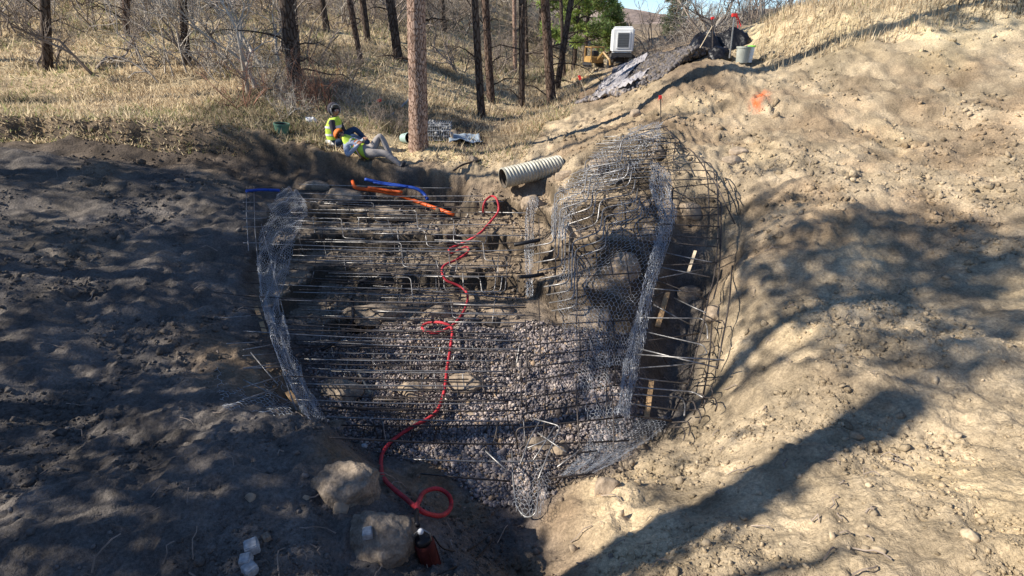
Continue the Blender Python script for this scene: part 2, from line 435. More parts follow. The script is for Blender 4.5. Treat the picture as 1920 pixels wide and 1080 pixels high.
# ------------------------------------------------------------------ materials
def mat(name, color=(.5, .5, .5), rough=.8, metal=0.0, spec=.3, attr=None, noise=None, bump=None, coat=0):
    m = bpy.data.materials.new(name)
    m.use_nodes = True
    nt = m.node_tree
    b = nt.nodes["Principled BSDF"]
    b.inputs["Roughness"].default_value = rough
    b.inputs["Metallic"].default_value = metal
    b.inputs["Specular IOR Level"].default_value = spec
    b.inputs["Coat Weight"].default_value = coat
    tc = nt.nodes.new("ShaderNodeTexCoord")
    src = None
    if attr:
        a = nt.nodes.new("ShaderNodeAttribute"); a.attribute_name = attr
        src = a.outputs["Color"]
    else:
        c = nt.nodes.new("ShaderNodeRGB"); c.outputs[0].default_value = (*color, 1)
        src = c.outputs[0]
    for (sc_, amt, det, *st) in (noise or []):
        n = nt.nodes.new("ShaderNodeTexNoise")
        n.inputs["Scale"].default_value = sc_; n.inputs["Detail"].default_value = det
        mp = nt.nodes.new("ShaderNodeMapping")
        if st: mp.inputs["Scale"].default_value = st[0]
        nt.links.new(tc.outputs["Object"], mp.inputs[0]); nt.links.new(mp.outputs[0], n.inputs["Vector"])
        mr = nt.nodes.new("ShaderNodeMapRange")
        mr.inputs["From Min"].default_value = .3; mr.inputs["From Max"].default_value = .7
        mr.inputs["To Min"].default_value = 1 - amt; mr.inputs["To Max"].default_value = 1 + amt
        nt.links.new(n.outputs["Fac"], mr.inputs["Value"])
        mx = nt.nodes.new("ShaderNodeVectorMath"); mx.operation = 'SCALE'
        nt.links.new(src, mx.inputs[0]); nt.links.new(mr.outputs[0], mx.inputs["Scale"])
        src = mx.outputs[0]
    nt.links.new(src, b.inputs["Base Color"])
    if bump:
        prev = None
        for (sc_, stg, d_, *st) in bump:
            n = nt.nodes.new("ShaderNodeTexNoise")
            n.inputs["Scale"].default_value = sc_; n.inputs["Detail"].default_value = 5
            mp = nt.nodes.new("ShaderNodeMapping")
            if st: mp.inputs["Scale"].default_value = st[0]
            nt.links.new(tc.outputs["Object"], mp.inputs[0]); nt.links.new(mp.outputs[0], n.inputs["Vector"])
            bp = nt.nodes.new("ShaderNodeBump")
            bp.inputs["Strength"].default_value = stg; bp.inputs["Distance"].default_value = d_
            nt.links.new(n.outputs["Fac"], bp.inputs["Height"])
            if prev: nt.links.new(prev.outputs[0], bp.inputs["Normal"])
            prev = bp
        nt.links.new(prev.outputs[0], b.inputs["Normal"])
    return m
M = {}
def bark(name, c1, c2, c3, vs=16):
    m = mat(name, c1, rough=.95, spec=.1)
    nt = m.node_tree; b = nt.nodes["Principled BSDF"]
    tc = nt.nodes.new("ShaderNodeTexCoord"); mp = nt.nodes.new("ShaderNodeMapping"); mp.inputs["Scale"].default_value = (1, 1, .33)
    nt.links.new(tc.outputs["Object"], mp.inputs[0])
    nz = nt.nodes.new("ShaderNodeTexNoise"); nz.inputs["Scale"].default_value = 9; nz.inputs["Detail"].default_value = 4
    nt.links.new(mp.outputs[0], nz.inputs["Vector"])
    ad = nt.nodes.new("ShaderNodeMixRGB"); ad.blend_type = 'ADD'; ad.inputs[0].default_value = .10
    nt.links.new(mp.outputs[0], ad.inputs[1]); nt.links.new(nz.outputs["Color"], ad.inputs[2])
    v = nt.nodes.new("ShaderNodeTexVoronoi"); v.feature = 'DISTANCE_TO_EDGE'; v.inputs["Scale"].default_value = vs
    nt.links.new(ad.outputs[0], v.inputs["Vector"])
    v2 = nt.nodes.new("ShaderNodeTexVoronoi"); v2.inputs["Scale"].default_value = vs
    nt.links.new(ad.outputs[0], v2.inputs["Vector"])
    cr = nt.nodes.new("ShaderNodeValToRGB"); cr.color_ramp.elements[0].position = .015; cr.color_ramp.elements[1].position = .13
    cr.color_ramp.elements[0].color = (*c3, 1); cr.color_ramp.elements[1].color = (1, 1, 1, 1)
    nt.links.new(v.outputs["Distance"], cr.inputs[0])
    mx = nt.nodes.new("ShaderNodeMixRGB"); nt.links.new(v2.outputs["Color"], mx.inputs[0]); mx.inputs[1].default_value = (*c1, 1); mx.inputs[2].default_value = (*c2, 1)
    ml = nt.nodes.new("ShaderNodeMixRGB"); ml.blend_type = 'MULTIPLY'; ml.inputs[0].default_value = 1
    nt.links.new(mx.outputs[0], ml.inputs[1]); nt.links.new(cr.outputs[0], ml.inputs[2])
    nt.links.new(ml.outputs[0], b.inputs["Base Color"])
    bp = nt.nodes.new("ShaderNodeBump"); bp.inputs["Strength"].default_value = 1; bp.inputs["Distance"].default_value = .03
    nt.links.new(cr.outputs[0], bp.inputs["Height"]); nt.links.new(bp.outputs[0], b.inputs["Normal"])
    return m
M['ground'] = mat('dug_earth', rough=.95, spec=.15, attr='soil', noise=[(3.0, .22, 6), (42, .28, 4), (160, .22, 2)], bump=[(30, .8, .02), (120, .7, .006)])
M['stone_attr'] = mat('crushed_stone', rough=.85, spec=.25, attr='soil', noise=[(60, .25, 3)], bump=[(150, .4, .003)])
M['rebar'] = mat('rusty_steel', (.075, .062, .055), rough=.55, metal=.35, spec=.5, noise=[(35, .5, 3)], bump=[(90, .3, .002)])
M['rebar_grey'] = mat('mill_scale_steel', (.27, .26, .25), rough=.42, metal=.55, spec=.5, noise=[(30, .4, 3)], bump=[(90, .3, .002)])
M['wire'] = mat('galvanised_wire', (.45, .47, .50), rough=.42, metal=.5, spec=.6, noise=[(25, .25, 2)])
M['bark'] = bark('pine_bark', (.20,.135,.10), (.11,.08,.065), (.35,.3,.28))
M['bark_dark'] = bark('dark_pine_bark', (.125,.095,.075), (.08,.062,.052), (.4,.35,.33), 12)
M['bark_red'] = bark('ruddy_pine_bark', (.48,.34,.26), (.34,.23,.175), (.45,.38,.34), 24)
M['twig'] = mat('grey_twig', (.27, .22, .18), rough=.9, spec=.15, noise=[(5, .35, 3)])
M['twig_pale'] = mat('pale_twig', (.44, .39, .33), rough=.9, spec=.15, noise=[(5, .3, 3)])
M['twig_red'] = mat('ruddy_twig', (.24, .13, .09), rough=.9, spec=.15, noise=[(5, .3, 3)])
M['needle'] = mat('pine_needles', rough=.6, spec=.3, attr='soil')
M['grass'] = mat('dry_grass', rough=.8, spec=.2, attr='soil')
M['hose'] = mat('red_hose', (.42, .03, .04), rough=.6, spec=.35, noise=[(9, .35, 4), (70, .25, 3)], bump=[(40, .3, .004)])
M['orange'] = mat('orange_plastic', (.62, .10, .015), rough=.5, noise=[(12, .3, 3)])
M['blue'] = mat('blue_plastic', (.02, .07, .36), rough=.4, noise=[(12, .25, 3)])
M['black'] = mat('black_plastic', (.012, .012, .014), rough=.4, noise=[(12, .3, 3)])
M['bag'] = mat('black_sheeting', (.006, .006, .008), rough=.42, spec=.35, bump=[(3, .8, .12), (8, .4, .03)])
M['culvert'] = mat('dusty_galvanised_steel', (.42, .40, .33), rough=.6, metal=.25, noise=[(7, .25, 5), (50, .12, 3)], bump=[(60, .15, .004)])
M['inside'] = mat('dark_pipe_bore', (.10, .08, .06), rough=.8, noise=[(10, .4, 4)])  # bore coloured darker than the outer wall
M['block'] = mat('cast_concrete', (.40, .41, .41), rough=.9, noise=[(9, .3, 4), (40, .25, 4)], bump=[(120, .3, .003)])
M['rock'] = mat('weathered_rock', (.25, .20, .15), rough=.9, spec=.2, noise=[(3, .35, 6), (17, .3, 5), (70, .2, 3)], bump=[(9, .9, .035), (45, .8, .01)])
M['rock_pale'] = mat('pale_sandstone', (.34, .265, .19), rough=.9, spec=.2, noise=[(3, .3, 6), (17, .25, 5)], bump=[(9, .9, .03), (45, .7, .008)])
M['pump'] = mat('dark_red_housing', (.09, .022, .018), rough=.85, spec=.15, noise=[(16, .35, 4)], bump=[(60, .2, .002)])
M['wood'] = mat('weathered_lumber', (.42, .27, .14), rough=.8, noise=[(6, .3, 4, (8, 8, 1))], bump=[(10, .3, .004, (8, 8, 1))])
M['stake'] = mat('pale_lath', (.62, .50, .34), rough=.8, noise=[(8, .2, 3)])
M['flag'] = mat('red_flagging', (.75, .035, .03), rough=.5)
M['white'] = mat('white_enamel', (.78, .79, .78), rough=.4, noise=[(1.5, .06, 3)])
M['grille'] = mat('grey_grille', (.11, .12, .13), rough=.5)
M['steel_dark'] = mat('dark_chassis', (.03, .03, .033), rough=.6, noise=[(6, .3, 3)])
M['tyre'] = mat('dusty_tyre', (.07, .065, .06), rough=.9)
M['yellow'] = mat('machine_yellow', (.36, .22, .08), rough=.5, noise=[(3, .2, 3)])
M['green'] = mat('green_pail', (.07, .15, .11), rough=.5, noise=[(6, .2, 3)])
M['pale_green'] = mat('pale_green_pail', (.32, .44, .40), rough=.5)
M['lime'] = mat('lime_lid', (.22, .60, .06), rough=.45)
M['grey_pail'] = mat('dusty_grey_pail', (.30, .31, .27), rough=.6, noise=[(6, .2, 3)])
M['whitebag'] = mat('white_cloth_sack', (.70, .70, .69), rough=.8, noise=[(9, .12, 3)], bump=[(20, .5, .02)])
M['tarp'] = mat('grey_blue_tarp', (.30, .36, .42), rough=.45, noise=[(4, .2, 3)], bump=[(12, .5, .03)])
M['geotextile'] = mat('grey_geotextile', (.34, .32, .325), rough=.6, noise=[(3, .3, 5), (25, .25, 4)], bump=[(9, .8, .05)])
M['skin'] = mat('skin', (.40, .22, .15), rough=.6)
M['hair'] = mat('dark_hair', (.02, .015, .012), rough=.6)
M['hoodie'] = mat('dark_hoodie', (.045, .040, .050), rough=.9, bump=[(25, .5, .01)])
M['hood'] = mat('grey_hood_lining', (.40, .37, .33), rough=.9)
M['hivis'] = mat('hi_vis_yellow', (.48, .66, .07), rough=.7, noise=[(9, .25, 4)], bump=[(25, .4, .01)])
M['hi_orange'] = mat('hi_vis_orange', (.72, .18, .03), rough=.7, noise=[(9, .2, 4)])
M['reflect'] = mat('reflective_tape', (.72, .72, .70), rough=.35)
M['jeans'] = mat('blue_jeans', (.03, .06, .12), rough=.9, bump=[(25, .5, .01)])
M['khaki'] = mat('pale_work_trousers', (.30, .27, .25), rough=.9, bump=[(22, .6, .012)])
M['shirt'] = mat('pale_blue_shirt', (.30, .34, .42), rough=.9, noise=[(9, .2, 4)], bump=[(22, 1, .02)])
M['boot'] = mat('tan_boot', (.33, .24, .15), rough=.8)
M['boot_dark'] = mat('dark_boot', (.04, .04, .045), rough=.8)
M['mountain'] = mat('far_scrub_slope', (.30, .235, .20), rough=1, spec=0, noise=[(.012, .25, 8), (.06, .3, 6)], bump=[(.03, 1, 8)])
M['gravel_track'] = mat('road_base', (.27, .26, .26), rough=.95, noise=[(12, .2, 5)], bump=[(40, .6, .02)])

for k_ in ('grass', 'needle'):       # thin leaves let some light through
    nt = M[k_].node_tree; b = nt.nodes["Principled BSDF"]; out = nt.nodes["Material Output"]
    tr = nt.nodes.new("ShaderNodeBsdfTranslucent"); mx = nt.nodes.new("ShaderNodeMixShader"); mx.inputs[0].default_value = .5
    at = [n for n in nt.nodes if n.type == 'ATTRIBUTE'][0]
    nt.links.new(at.outputs["Color"], tr.inputs[0]); nt.links.new(b.outputs[0], mx.inputs[1]); nt.links.new(tr.outputs[0], mx.inputs[2]); nt.links.new(mx.outputs[0], out.inputs["Surface"])

# ------------------------------------------------------------------ ground sheet
ny, nx = Z.shape
V = np.stack([GX, GY, Z], -1).reshape(-1, 3)
ii = (np.arange(ny - 1)[:, None] * nx + np.arange(nx - 1)[None]).ravel()
F = np.stack([ii, ii + 1, ii + nx + 1, ii + nx], -1)
me = np_mesh('ground', V, F, smooth=True)
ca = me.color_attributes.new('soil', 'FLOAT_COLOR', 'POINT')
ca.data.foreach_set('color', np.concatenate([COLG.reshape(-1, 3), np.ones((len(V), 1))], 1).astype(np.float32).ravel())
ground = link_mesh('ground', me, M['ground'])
tag(ground, kind='structure')

def col_at(x, y):
    return np.stack([interp_grid(xa, ya, COLG[..., k], x, y) for k in range(3)], -1)

# far ridge under the sky
bx = np.linspace(-500, 900, 160); by = np.linspace(420, 1100, 60)
BX, BY = np.meshgrid(bx, by)
ridge = 44 * np.exp(-((BX - 30) / 210) ** 2) * sst(430, 760, BY) + 26 * np.exp(-((BX + 300) / 260) ** 2) * sst(430, 760, BY) + 24 * sst(60, 600, BX) * sst(430, 760, BY)
BZ = -6 + ridge * (1 + .10 * NZ[2](BX, BY, .012)) + 3.0 * NZ[3](BX, BY, .03) + 1.2 * NZ[4](BX, BY, .09)
ii = (np.arange(59)[:, None] * 160 + np.arange(159)[None]).ravel()
me = np_mesh('hill', np.stack([BX, BY, BZ], -1), np.stack([ii, ii + 1, ii + 161, ii + 160], -1), smooth=True)
tag(link_mesh('hill', me, M['mountain']), kind='structure')

# ------------------------------------------------------------------ stones and clods
def ico():
    t = (1 + 5 ** .5) / 2
    V = np.array([(-1,t,0),(1,t,0),(-1,-t,0),(1,-t,0),(0,-1,t),(0,1,t),(0,-1,-t),(0,1,-t),(t,0,-1),(t,0,1),(-t,0,-1),(-t,0,1)], float)
    V /= np.linalg.norm(V[0])
    F = np.array([(0,11,5),(0,5,1),(0,1,7),(0,7,10),(0,10,11),(1,5,9),(5,11,4),(11,10,2),(10,7,6),(7,1,8),(3,9,4),(3,4,2),(3,2,6),(3,6,8),(3,8,9),(4,9,5),(2,4,11),(6,2,10),(8,6,7),(9,8,1)])
    return V, F
IV, IF = ico()
def scatter_stones(name, X, Y, size, colors, mat_, sink=.3, zoff=None, rough=.33, smooth=False, seed=1):
    g = np.random.default_rng(seed)
    n = len(X)
    q = g.normal(size=(n, 4)); q /= np.linalg.norm(q, axis=1)[:, None]
    w, x, y, z = q.T
    Rm = np.stack([1-2*(y*y+z*z), 2*(x*y-z*w), 2*(x*z+y*w), 2*(x*y+z*w), 1-2*(x*x+z*z), 2*(y*z-x*w), 2*(x*z-y*w), 2*(y*z+x*w), 1-2*(x*x+y*y)], -1).reshape(n, 3, 3)
    v = IV[None] * (1 + g.uniform(-rough, rough, (n, 12, 1))) * g.uniform(.55, 1.0, (n, 1, 3))
    v = np.einsum('nij,nkj->nki', Rm, v) * size[:, None, None]
    zz = H(X, Y) + size * (1 - 2 * sink) * .7 + (0 if zoff is None else zoff)
    v += np.stack([X, Y, zz], -1)[:, None, :]
    f = (IF[None] + (np.arange(n) * 12)[:, None, None]).reshape(-1, 3)
    me = np_mesh(name, v.reshape(-1, 3), f, smooth=smooth)
    c = np.repeat(colors, 12, axis=0)
    ca = me.color_attributes.new('soil', 'FLOAT_COLOR', 'POINT')
    ca.data.foreach_set('color', np.concatenate([c, np.ones((len(c), 1))], 1).astype(np.float32).ravel())
    return link_mesh(name, me, mat_)
def px_poly(pts):
    return [tuple(hit(a, b)[:2]) for a, b in pts]
def sample_poly(poly, n, seed, soft=.02):
    g = np.random.default_rng(seed)
    xs_, ys_ = zip(*poly)
    X = g.uniform(min(xs_), max(xs_), n); Y = g.uniform(min(ys_), max(ys_), n)
    k = poly_mask(X, Y, poly, .12) > g.random(n)
    return X[k], Y[k]
gp = px_poly([(570,650),(640,625),(760,615),(985,605),(1090,620),(1190,650),(1200,760),(1150,850),(1080,890),(1000,950),(930,950),(870,905),(830,868),(720,850),(640,815),(600,740)])
X, Y = sample_poly(gp, 80000, 11)
g = np.random.default_rng(5)
pt = NZ[3](X, Y, 1.1) + .5 * NZ[4](X, Y, 3.3)
tone = g.choice(5, len(X), p=[.38, .28, .18, .07, .09])
base = np.array([(.20,.175,.17), (.30,.25,.23), (.12,.11,.115), (.42,.36,.31), (.25,.18,.12)])[tone] * g.uniform(.7, 1.3, (len(X), 1)) * (1 + .25 * pt)[:, None]
sizes = np.where(g.random(len(X)) < .01, g.uniform(.025, .045, len(X)), g.gamma(5, .0023, len(X)) + .003) * (1 + .3 * pt)
keep = g.random(len(X)) > .75 * sst(.35, .8, NZ[6](X, Y, 1.3))
X, Y, base, sizes = X[keep], Y[keep], base[keep], sizes[keep]
tag(scatter_stones('gravel', X, Y, sizes, base, M['stone_attr'], zoff=g.uniform(-.012, .02, len(X)), seed=3, rough=.42), 'grey and pinkish crushed stone spread over the pit floor', 'gravel', kind='stuff')
rp = px_poly([(560,380),(700,362),(900,370),(1010,380),(1150,400),(1190,640),(985,640),(600,650),(520,560)])
X, Y = sample_poly(rp, 2400, 12)
k = g.random(len(X)) < sst(-.3, .4, NZ[5](X, Y, 2.1))
X, Y = X[k], Y[k]
tag(scatter_stones('rubble', X, Y, g.gamma(1.6, .009, len(X)) + .008, np.clip(np.array([.20, .165, .135]) * g.uniform(.5, 1.6, (len(X), 1)), 0, 1), M['stone_attr'], sink=.35, rough=.42, seed=6), 'broken rock rubble lying on the cut benches', 'rubble', kind='stuff')
# clods over all the dug earth
def ring_sample(n, seed):
    g = np.random.default_rng(seed)
    y = np.exp(g.uniform(math.log(1.7), math.log(15), n)); x = g.uniform(-1.05, 1.05, n) * (y + .9)
    return x, y, g
X, Y, g = ring_sample(62000, 21)
k = (g.random(len(X)) < sst(-.2, .5, NZ[3](X, Y, 1.4) + .5 * NZ[4](X, Y, 4))) & ~((Y > 11.2) & (X < 0.5))
X, Y = X[k], Y[k]
sz = (g.gamma(1.5, .0055, len(X)) + .003) * np.clip(Y / 3.5, .75, 1.9)
tag(scatter_stones('soil_clods', X, Y, sz, np.clip(col_at(X, Y) * g.uniform(.75, 1.25, (len(X), 1)), .02, .8), M['ground'], sink=.45, rough=.6, seed=4), 'loose clods of earth scattered over the dug slopes', 'clods', kind='stuff')
# ------------------------------------------------------------------ trees
def trunk_mesh(base, top, r0, r1, n=14, rings=40, rough=.05, flare=.35, wob=.05, seed=0):
    g = np.random.default_rng(seed)
    base, top = np.asarray(base, float), np.asarray(top, float)
    L = np.linalg.norm(top - base)
    t = np.linspace(0, 1, rings) ** 1.4
    ph = g.uniform(0, 6, 4)
    P = base[None] + (top - base)[None] * t[:, None]
    P[:, 0] += wob * L * .1 * (np.sin(t * 5 + ph[0]) - math.sin(ph[0])) * t; P[:, 1] += wob * L * .1 * (np.sin(t * 4 + ph[1]) - math.sin(ph[1])) * t
    r = r0 + (r1 - r0) * t + r0 * flare * np.exp(-t * L / .22)
    Vv, Ff = tube_arrays(P, r, n)
    Vv = Vv.reshape(rings, n, 3)
    d = Vv - P[:, None]
    k = 1 + rough * (NZ[3](np.arange(n)[None] * 1.0 + ph[2] * 9 + 0 * t[:, None], t[:, None] * L * 1.0 + 0 * np.arange(n)[None], 2.7) + .8 * g.uniform(-1, 1, (rings, n)))
    return (P[:, None] + d * k[..., None]).reshape(-1, 3), Ff, P, r

def needle_mesh(name, centers, radii, counts, leaf=(.16, .03), tint=(.075, .105, .032), seed=0, spiky=True):
    g = np.random.default_rng(seed)
    C = np.repeat(np.asarray(centers), counts, axis=0)
    Rr = np.repeat(np.asarray(radii), counts)
    n = len(C)
    off = g.normal(size=(n, 3)); off /= np.linalg.norm(off, axis=1)[:, None]
    off *= (g.random(n) ** .5)[:, None]
    c = C + off * Rr[:, None] * np.array([1, 1, .75])
    d = g.normal(size=(n, 3)) + off * 1.2 + np.array([0, 0, .3]); d /= np.linalg.norm(d, axis=1)[:, None]
    s = np.cross(d, g.normal(size=(n, 3))); s /= np.linalg.norm(s, axis=1)[:, None]
    ln = leaf[0] * g.uniform(.6, 1.4, n)[:, None]; wd = leaf[1] * g.uniform(.7, 1.4, n)[:, None]
    V = np.stack([c - s * wd, c + s * wd, c + d * ln + s * wd * .3, c + d * ln - s * wd * .3], 1).reshape(-1, 3)
    F = np.arange(n * 4).reshape(-1, 4)
    me = np_mesh(name, V, F)
    clump = np.repeat(g.uniform(.55, 1.4, len(radii)), counts)
    colr = np.array(tint)[None] * (clump * g.uniform(.7, 1.35, n))[:, None] * (1 + g.uniform(-.15, .15, (n, 3)))
    ca = me.color_attributes.new('soil', 'FLOAT_COLOR', 'POINT')
    cc = np.repeat(np.clip(colr, .005, .6), 4, axis=0)
    ca.data.foreach_set('color', np.concatenate([cc, np.ones((len(cc), 1))], 1).astype(np.float32).ravel())
    return me

def limb_pts(a, b, sag=.12, seed=0, n=6):
    g = np.random.default_rng(seed)
    a, b = np.asarray(a, float), np.asarray(b, float)
    t = np.linspace(0, 1, n)[:, None]
    L = np.linalg.norm(b - a)
    P = a + (b - a) * t + np.array([0, 0, 1.0]) * (sag * L * np.sin(t * math.pi)) + g.normal(size=(n, 3)) * .025 * L * np.sin(t * math.pi)
    return P

# a crown of sparse needle clumps on whorled limbs, shared by the tall pines of the hillside
def crown_parts(h0, h1, reach, nb, seed, leafn=60, leaf=(.2, .05)):
    g = np.random.default_rng(seed)
    mb = MB(); C = []; Rr = []
    for k in range(nb):
        t = (k + g.random()) / nb
        z = h0 + (h1 - h0) * t
        a = k * 2.4 + g.uniform(-.4, .4)
        L = reach * (1 - .75 * t) * g.uniform(.65, 1.1)
        e = np.array([math.cos(a) * L, math.sin(a) * L, z + L * g.uniform(-.1, .3)])
        P = limb_pts((0, 0, z), e, .08, seed * 100 + k)
        mb.tube(P, np.linspace(.045, .012, len(P)), 4, caps=False)
        for q in (.5, .75, 1.0):
            C.append(P[0] + (P[-1] - P[0]) * q + g.normal(size=3) * .15 * L * .4); Rr.append(g.uniform(.25, .5))
    nm = needle_mesh('crown', C, Rr, [leafn] * len(C), leaf=leaf, seed=seed)
    return mb, nm
crownA = crown_parts(12.0, 17.6, 1.7, 22, 3, 30, (.22, .05))

def pine(px, py, pxt, w, matn, label, group='pines on the hillside', H_=18.0, crown=True, dead=0, rings=40, n=14, seed=0, rough=.05, flare=.35):
    b = hit(px, py)
    d = ray(pxt, 0); tp = d * (b[1] / d[1])
    lean = (tp - b) / (tp[2] - b[2])
    depth = b[1] * math.cos(PITCH) - b[2] * math.sin(PITCH)
    r = w * depth / FPX / 2
    b = b - lean * .25
    root = empty('pine_tree', b)
    top = lean * H_
    Vv, Ff, P, rr = trunk_mesh((0, 0, 0), top, r * 1.04, r * .35, n=n, rings=rings, seed=seed, rough=rough, flare=flare)
    me = np_mesh('trunk', Vv, Ff, smooth=n > 10)
    link_mesh('trunk', me, M[matn], root)
    g = np.random.default_rng(seed + 50)
    if dead:
        for k in range(dead):
            mb = MB()
            i = int(g.integers(4, rings * .55))
            a = g.uniform(0, 6.28); L = g.uniform(.5, 2.0)
            e = P[i] + np.array([math.cos(a) * L, math.sin(a) * L, g.uniform(-.3, .5) * L])
            Q = limb_pts(P[i], e, g.uniform(.05, .25), seed * 31 + k, 7)
            mb.tube(Q, np.linspace(.028, .006, 7) * (.6 + r * 2), 4, caps=False)
            for _ in range(5):
                j = int(g.integers(2, 7)); e2 = Q[min(j, 6)] + g.normal(size=3) * .3 * L * .6 + np.array([0, 0, -.1])
                mb.tube(limb_pts(Q[min(j, 6)], e2, .05, k, 4), np.linspace(.010, .004, 4), 3, caps=False)
            mb.build('dead_branch', M['bark_dark'], root)['kind'] = 'stuff'
    if crown:
        c = crownA
        if 'lm' not in CR:
            o1 = c[0].build('limbs', M['bark_dark'], root); CR['lm'] = o1.data
            c[1].materials.append(M['needle'])
        else:
            o1 = bpy.data.objects.new('limbs', CR['lm']); col.objects.link(o1); o1.parent = root
        o2 = bpy.data.objects.new('crown', c[1]); col.objects.link(o2); o2.parent = root
        for o in (o1, o2):
            o.rotation_euler = (math.asin(max(-.4, min(.4, -lean[1] * .9))), math.asin(max(-.4, min(.4, lean[0] * .9))), g.uniform(0, 6))
    tag(root, label, 'pine tree', group)
    return root
CR = {}
pine(785, 277, 781, 33, 'bark_red', 'big pine with sunlit scaly ruddy trunk beside the resting workers', rings=150, n=40, seed=1, rough=.045, flare=.25, dead=5)
pine(554, 160, 537, 25, 'bark_dark', 'thick dark leaning pine above the brush at the upper left', rings=70, n=24, seed=2, dead=12)
pine(559, 108, 551, 9, 'bark', 'slim pale trunk right behind the thick dark leaning pine', seed=3, dead=3, crown=False)
pine(613, 57, 604, 11, 'bark_dark', 'dark pine highest on the left slope, right of the leaning one', seed=4, dead=4)
pine(668, 76, 654, 8, 'bark_dark', 'slim dark pine crossing behind a paler thin trunk', seed=5, dead=4)
pine(677, 119, 656, 9.5, 'bark', 'thin pale leaning trunk crossing in front of a slim dark pine', seed=6, crown=False, dead=3)
pine(690, 81, 680, 12, 'bark_dark', 'dark pine just right of the pair of crossing thin trunks', seed=7, dead=5)
pine(747, 113, 732, 16, 'bark_dark', 'dark leaning pine directly left of the big ruddy trunk', seed=8, dead=6, rings=60, n=18)
pine(903, 218, 889, 14, 'bark_dark', 'dark pine lowest of the middle trunks, with drooping dead branches', seed=9, dead=16, rings=60, n=18)
pine(921, 190, 909, 14, 'bark', 'brown pine close behind the one with drooping dead branches', seed=10, dead=6, rings=60, n=18)
pine(966, 136, 964, 8, 'bark_red', 'thin pale pink trunk standing alone at mid slope', seed=11, crown=False, dead=3)
pine(978, 199, 979, 11.5, 'bark_dark', 'straight dark pine at the foot of the slope near the gully', seed=12, dead=8, rings=60, n=18)
pine(988, 125, 984, 8, 'bark_dark', 'thin trunk half hidden behind the straight dark pine by the gully', seed=13, crown=False, dead=4)
pine(1034, 190, 1021, 17, 'bark', 'stout pine by the gully with a ruddy sunlit left side', seed=14, dead=6, rings=70, n=20)
pine(1044, 168, 1071, 11, 'bark_dark', 'dark pine leaning right, crossing behind the stout gully pine', seed=15, dead=8, rings=60, n=16)
pine(1058, 145, 1052, 7, 'bark_dark', 'thin dark trunk behind the pine that leans right', seed=16, crown=False, dead=4)
pine(835, 60, 829, 8, 'bark_dark', 'distant dark pine just right of the big ruddy trunk', seed=17, dead=4)
pine(350, 120, 343, 14, 'bark_dark', 'dark pine on the grassy slope left of the brush', seed=18, dead=6)
pine(240, 70, 236, 12, 'bark', 'brown pine upslope near the left border of the wood', seed=19, dead=5)
pine(90, 130, 84, 16, 'bark_dark', 'leftmost dark pine, standing low on the slope', seed=20, dead=6)

# green pine left of the generator and smaller ones behind
def green_pine(px, py, h, spread, label, seed, Yd=None, tint=(.26, .33, .09), nb=46, leafn=46, leaf=(.20, .035), low=.16, w=.16):
    b = hit(px, py)
    if Yd: b = np.array([(px - 960) / FPX * (Yd * .9063), Yd, float(H((px - 960) / FPX * (Yd * .9063), Yd))])
    root = empty('pine_tree', b)
    Vv, Ff, P, rr = trunk_mesh((0, 0, -.2), (h * .03, 0, h), w, .03, n=9, rings=24, seed=seed)
    link_mesh('trunk', np_mesh('trunk', Vv, Ff, smooth=True), M['bark_dark'], root)
    g = np.random.default_rng(seed)
    mb = MB(); C = []; Rr = []
    for k in range(nb):
        t = (k + g.random()) / nb
        z = h * (low + (1 - low) * t)
        a = k * 2.4 + g.uniform(-.5, .5)
        L = spread * (1 - .8 * t ** 1.3) * g.uniform(.5, 1.15)
        e = np.array([math.cos(a) * L, math.sin(a) * L, z + L * g.uniform(0, .45)])
        Pp = limb_pts((h * .03 * t, 0, z), e, -.04, seed * 77 + k)
        mb.tube(Pp, np.linspace(.05, .01, len(Pp)), 4, caps=False)
        for q in (.45, .65, .85, 1.0):
            C.append(Pp[0] + (Pp[-1] - Pp[0]) * q + g.normal(size=3) * .18); Rr.append(g.uniform(.22, .42))
    mb.build('limbs', M['bark_dark'], root)
    nm = needle_mesh('crown', C, Rr, [leafn] * len(C), leaf=leaf, tint=tint, seed=seed)
    nm.materials.append(M['needle'])
    o = bpy.data.objects.new('crown', nm); col.objects.link(o); o.parent = root
    tag(root, label, 'pine tree', 'green pines around the generator')
green_pine(1078, 140, 9, 2.7, 'bushy bright green pine standing left of the white generator', 31, Yd=36, leafn=95)
green_pine(1098, 125, 12, 2.8, 'taller dark green pine behind the bushy bright one', 32, Yd=42, tint=(.16, .22, .08))
green_pine(1145, 108, 4.0, 1.5, 'small yellow green pine behind the white generator', 33, Yd=44, tint=(.19, .24, .07), nb=26)
green_pine(1012, 85, 9, 3.0, 'hazy green pine behind the middle trunks', 34, Yd=50, tint=(.24, .29, .14))
green_pine(945, 60, 8, 2.4, 'green pine higher up behind the twin brown trunks', 35, Yd=52, tint=(.22, .27, .13))
green_pine(1262, 92, 4.2, 1.4, 'rounded grey green tree on the skyline beyond the black bags', 36, Yd=48, tint=(.17, .19, .12), nb=26)

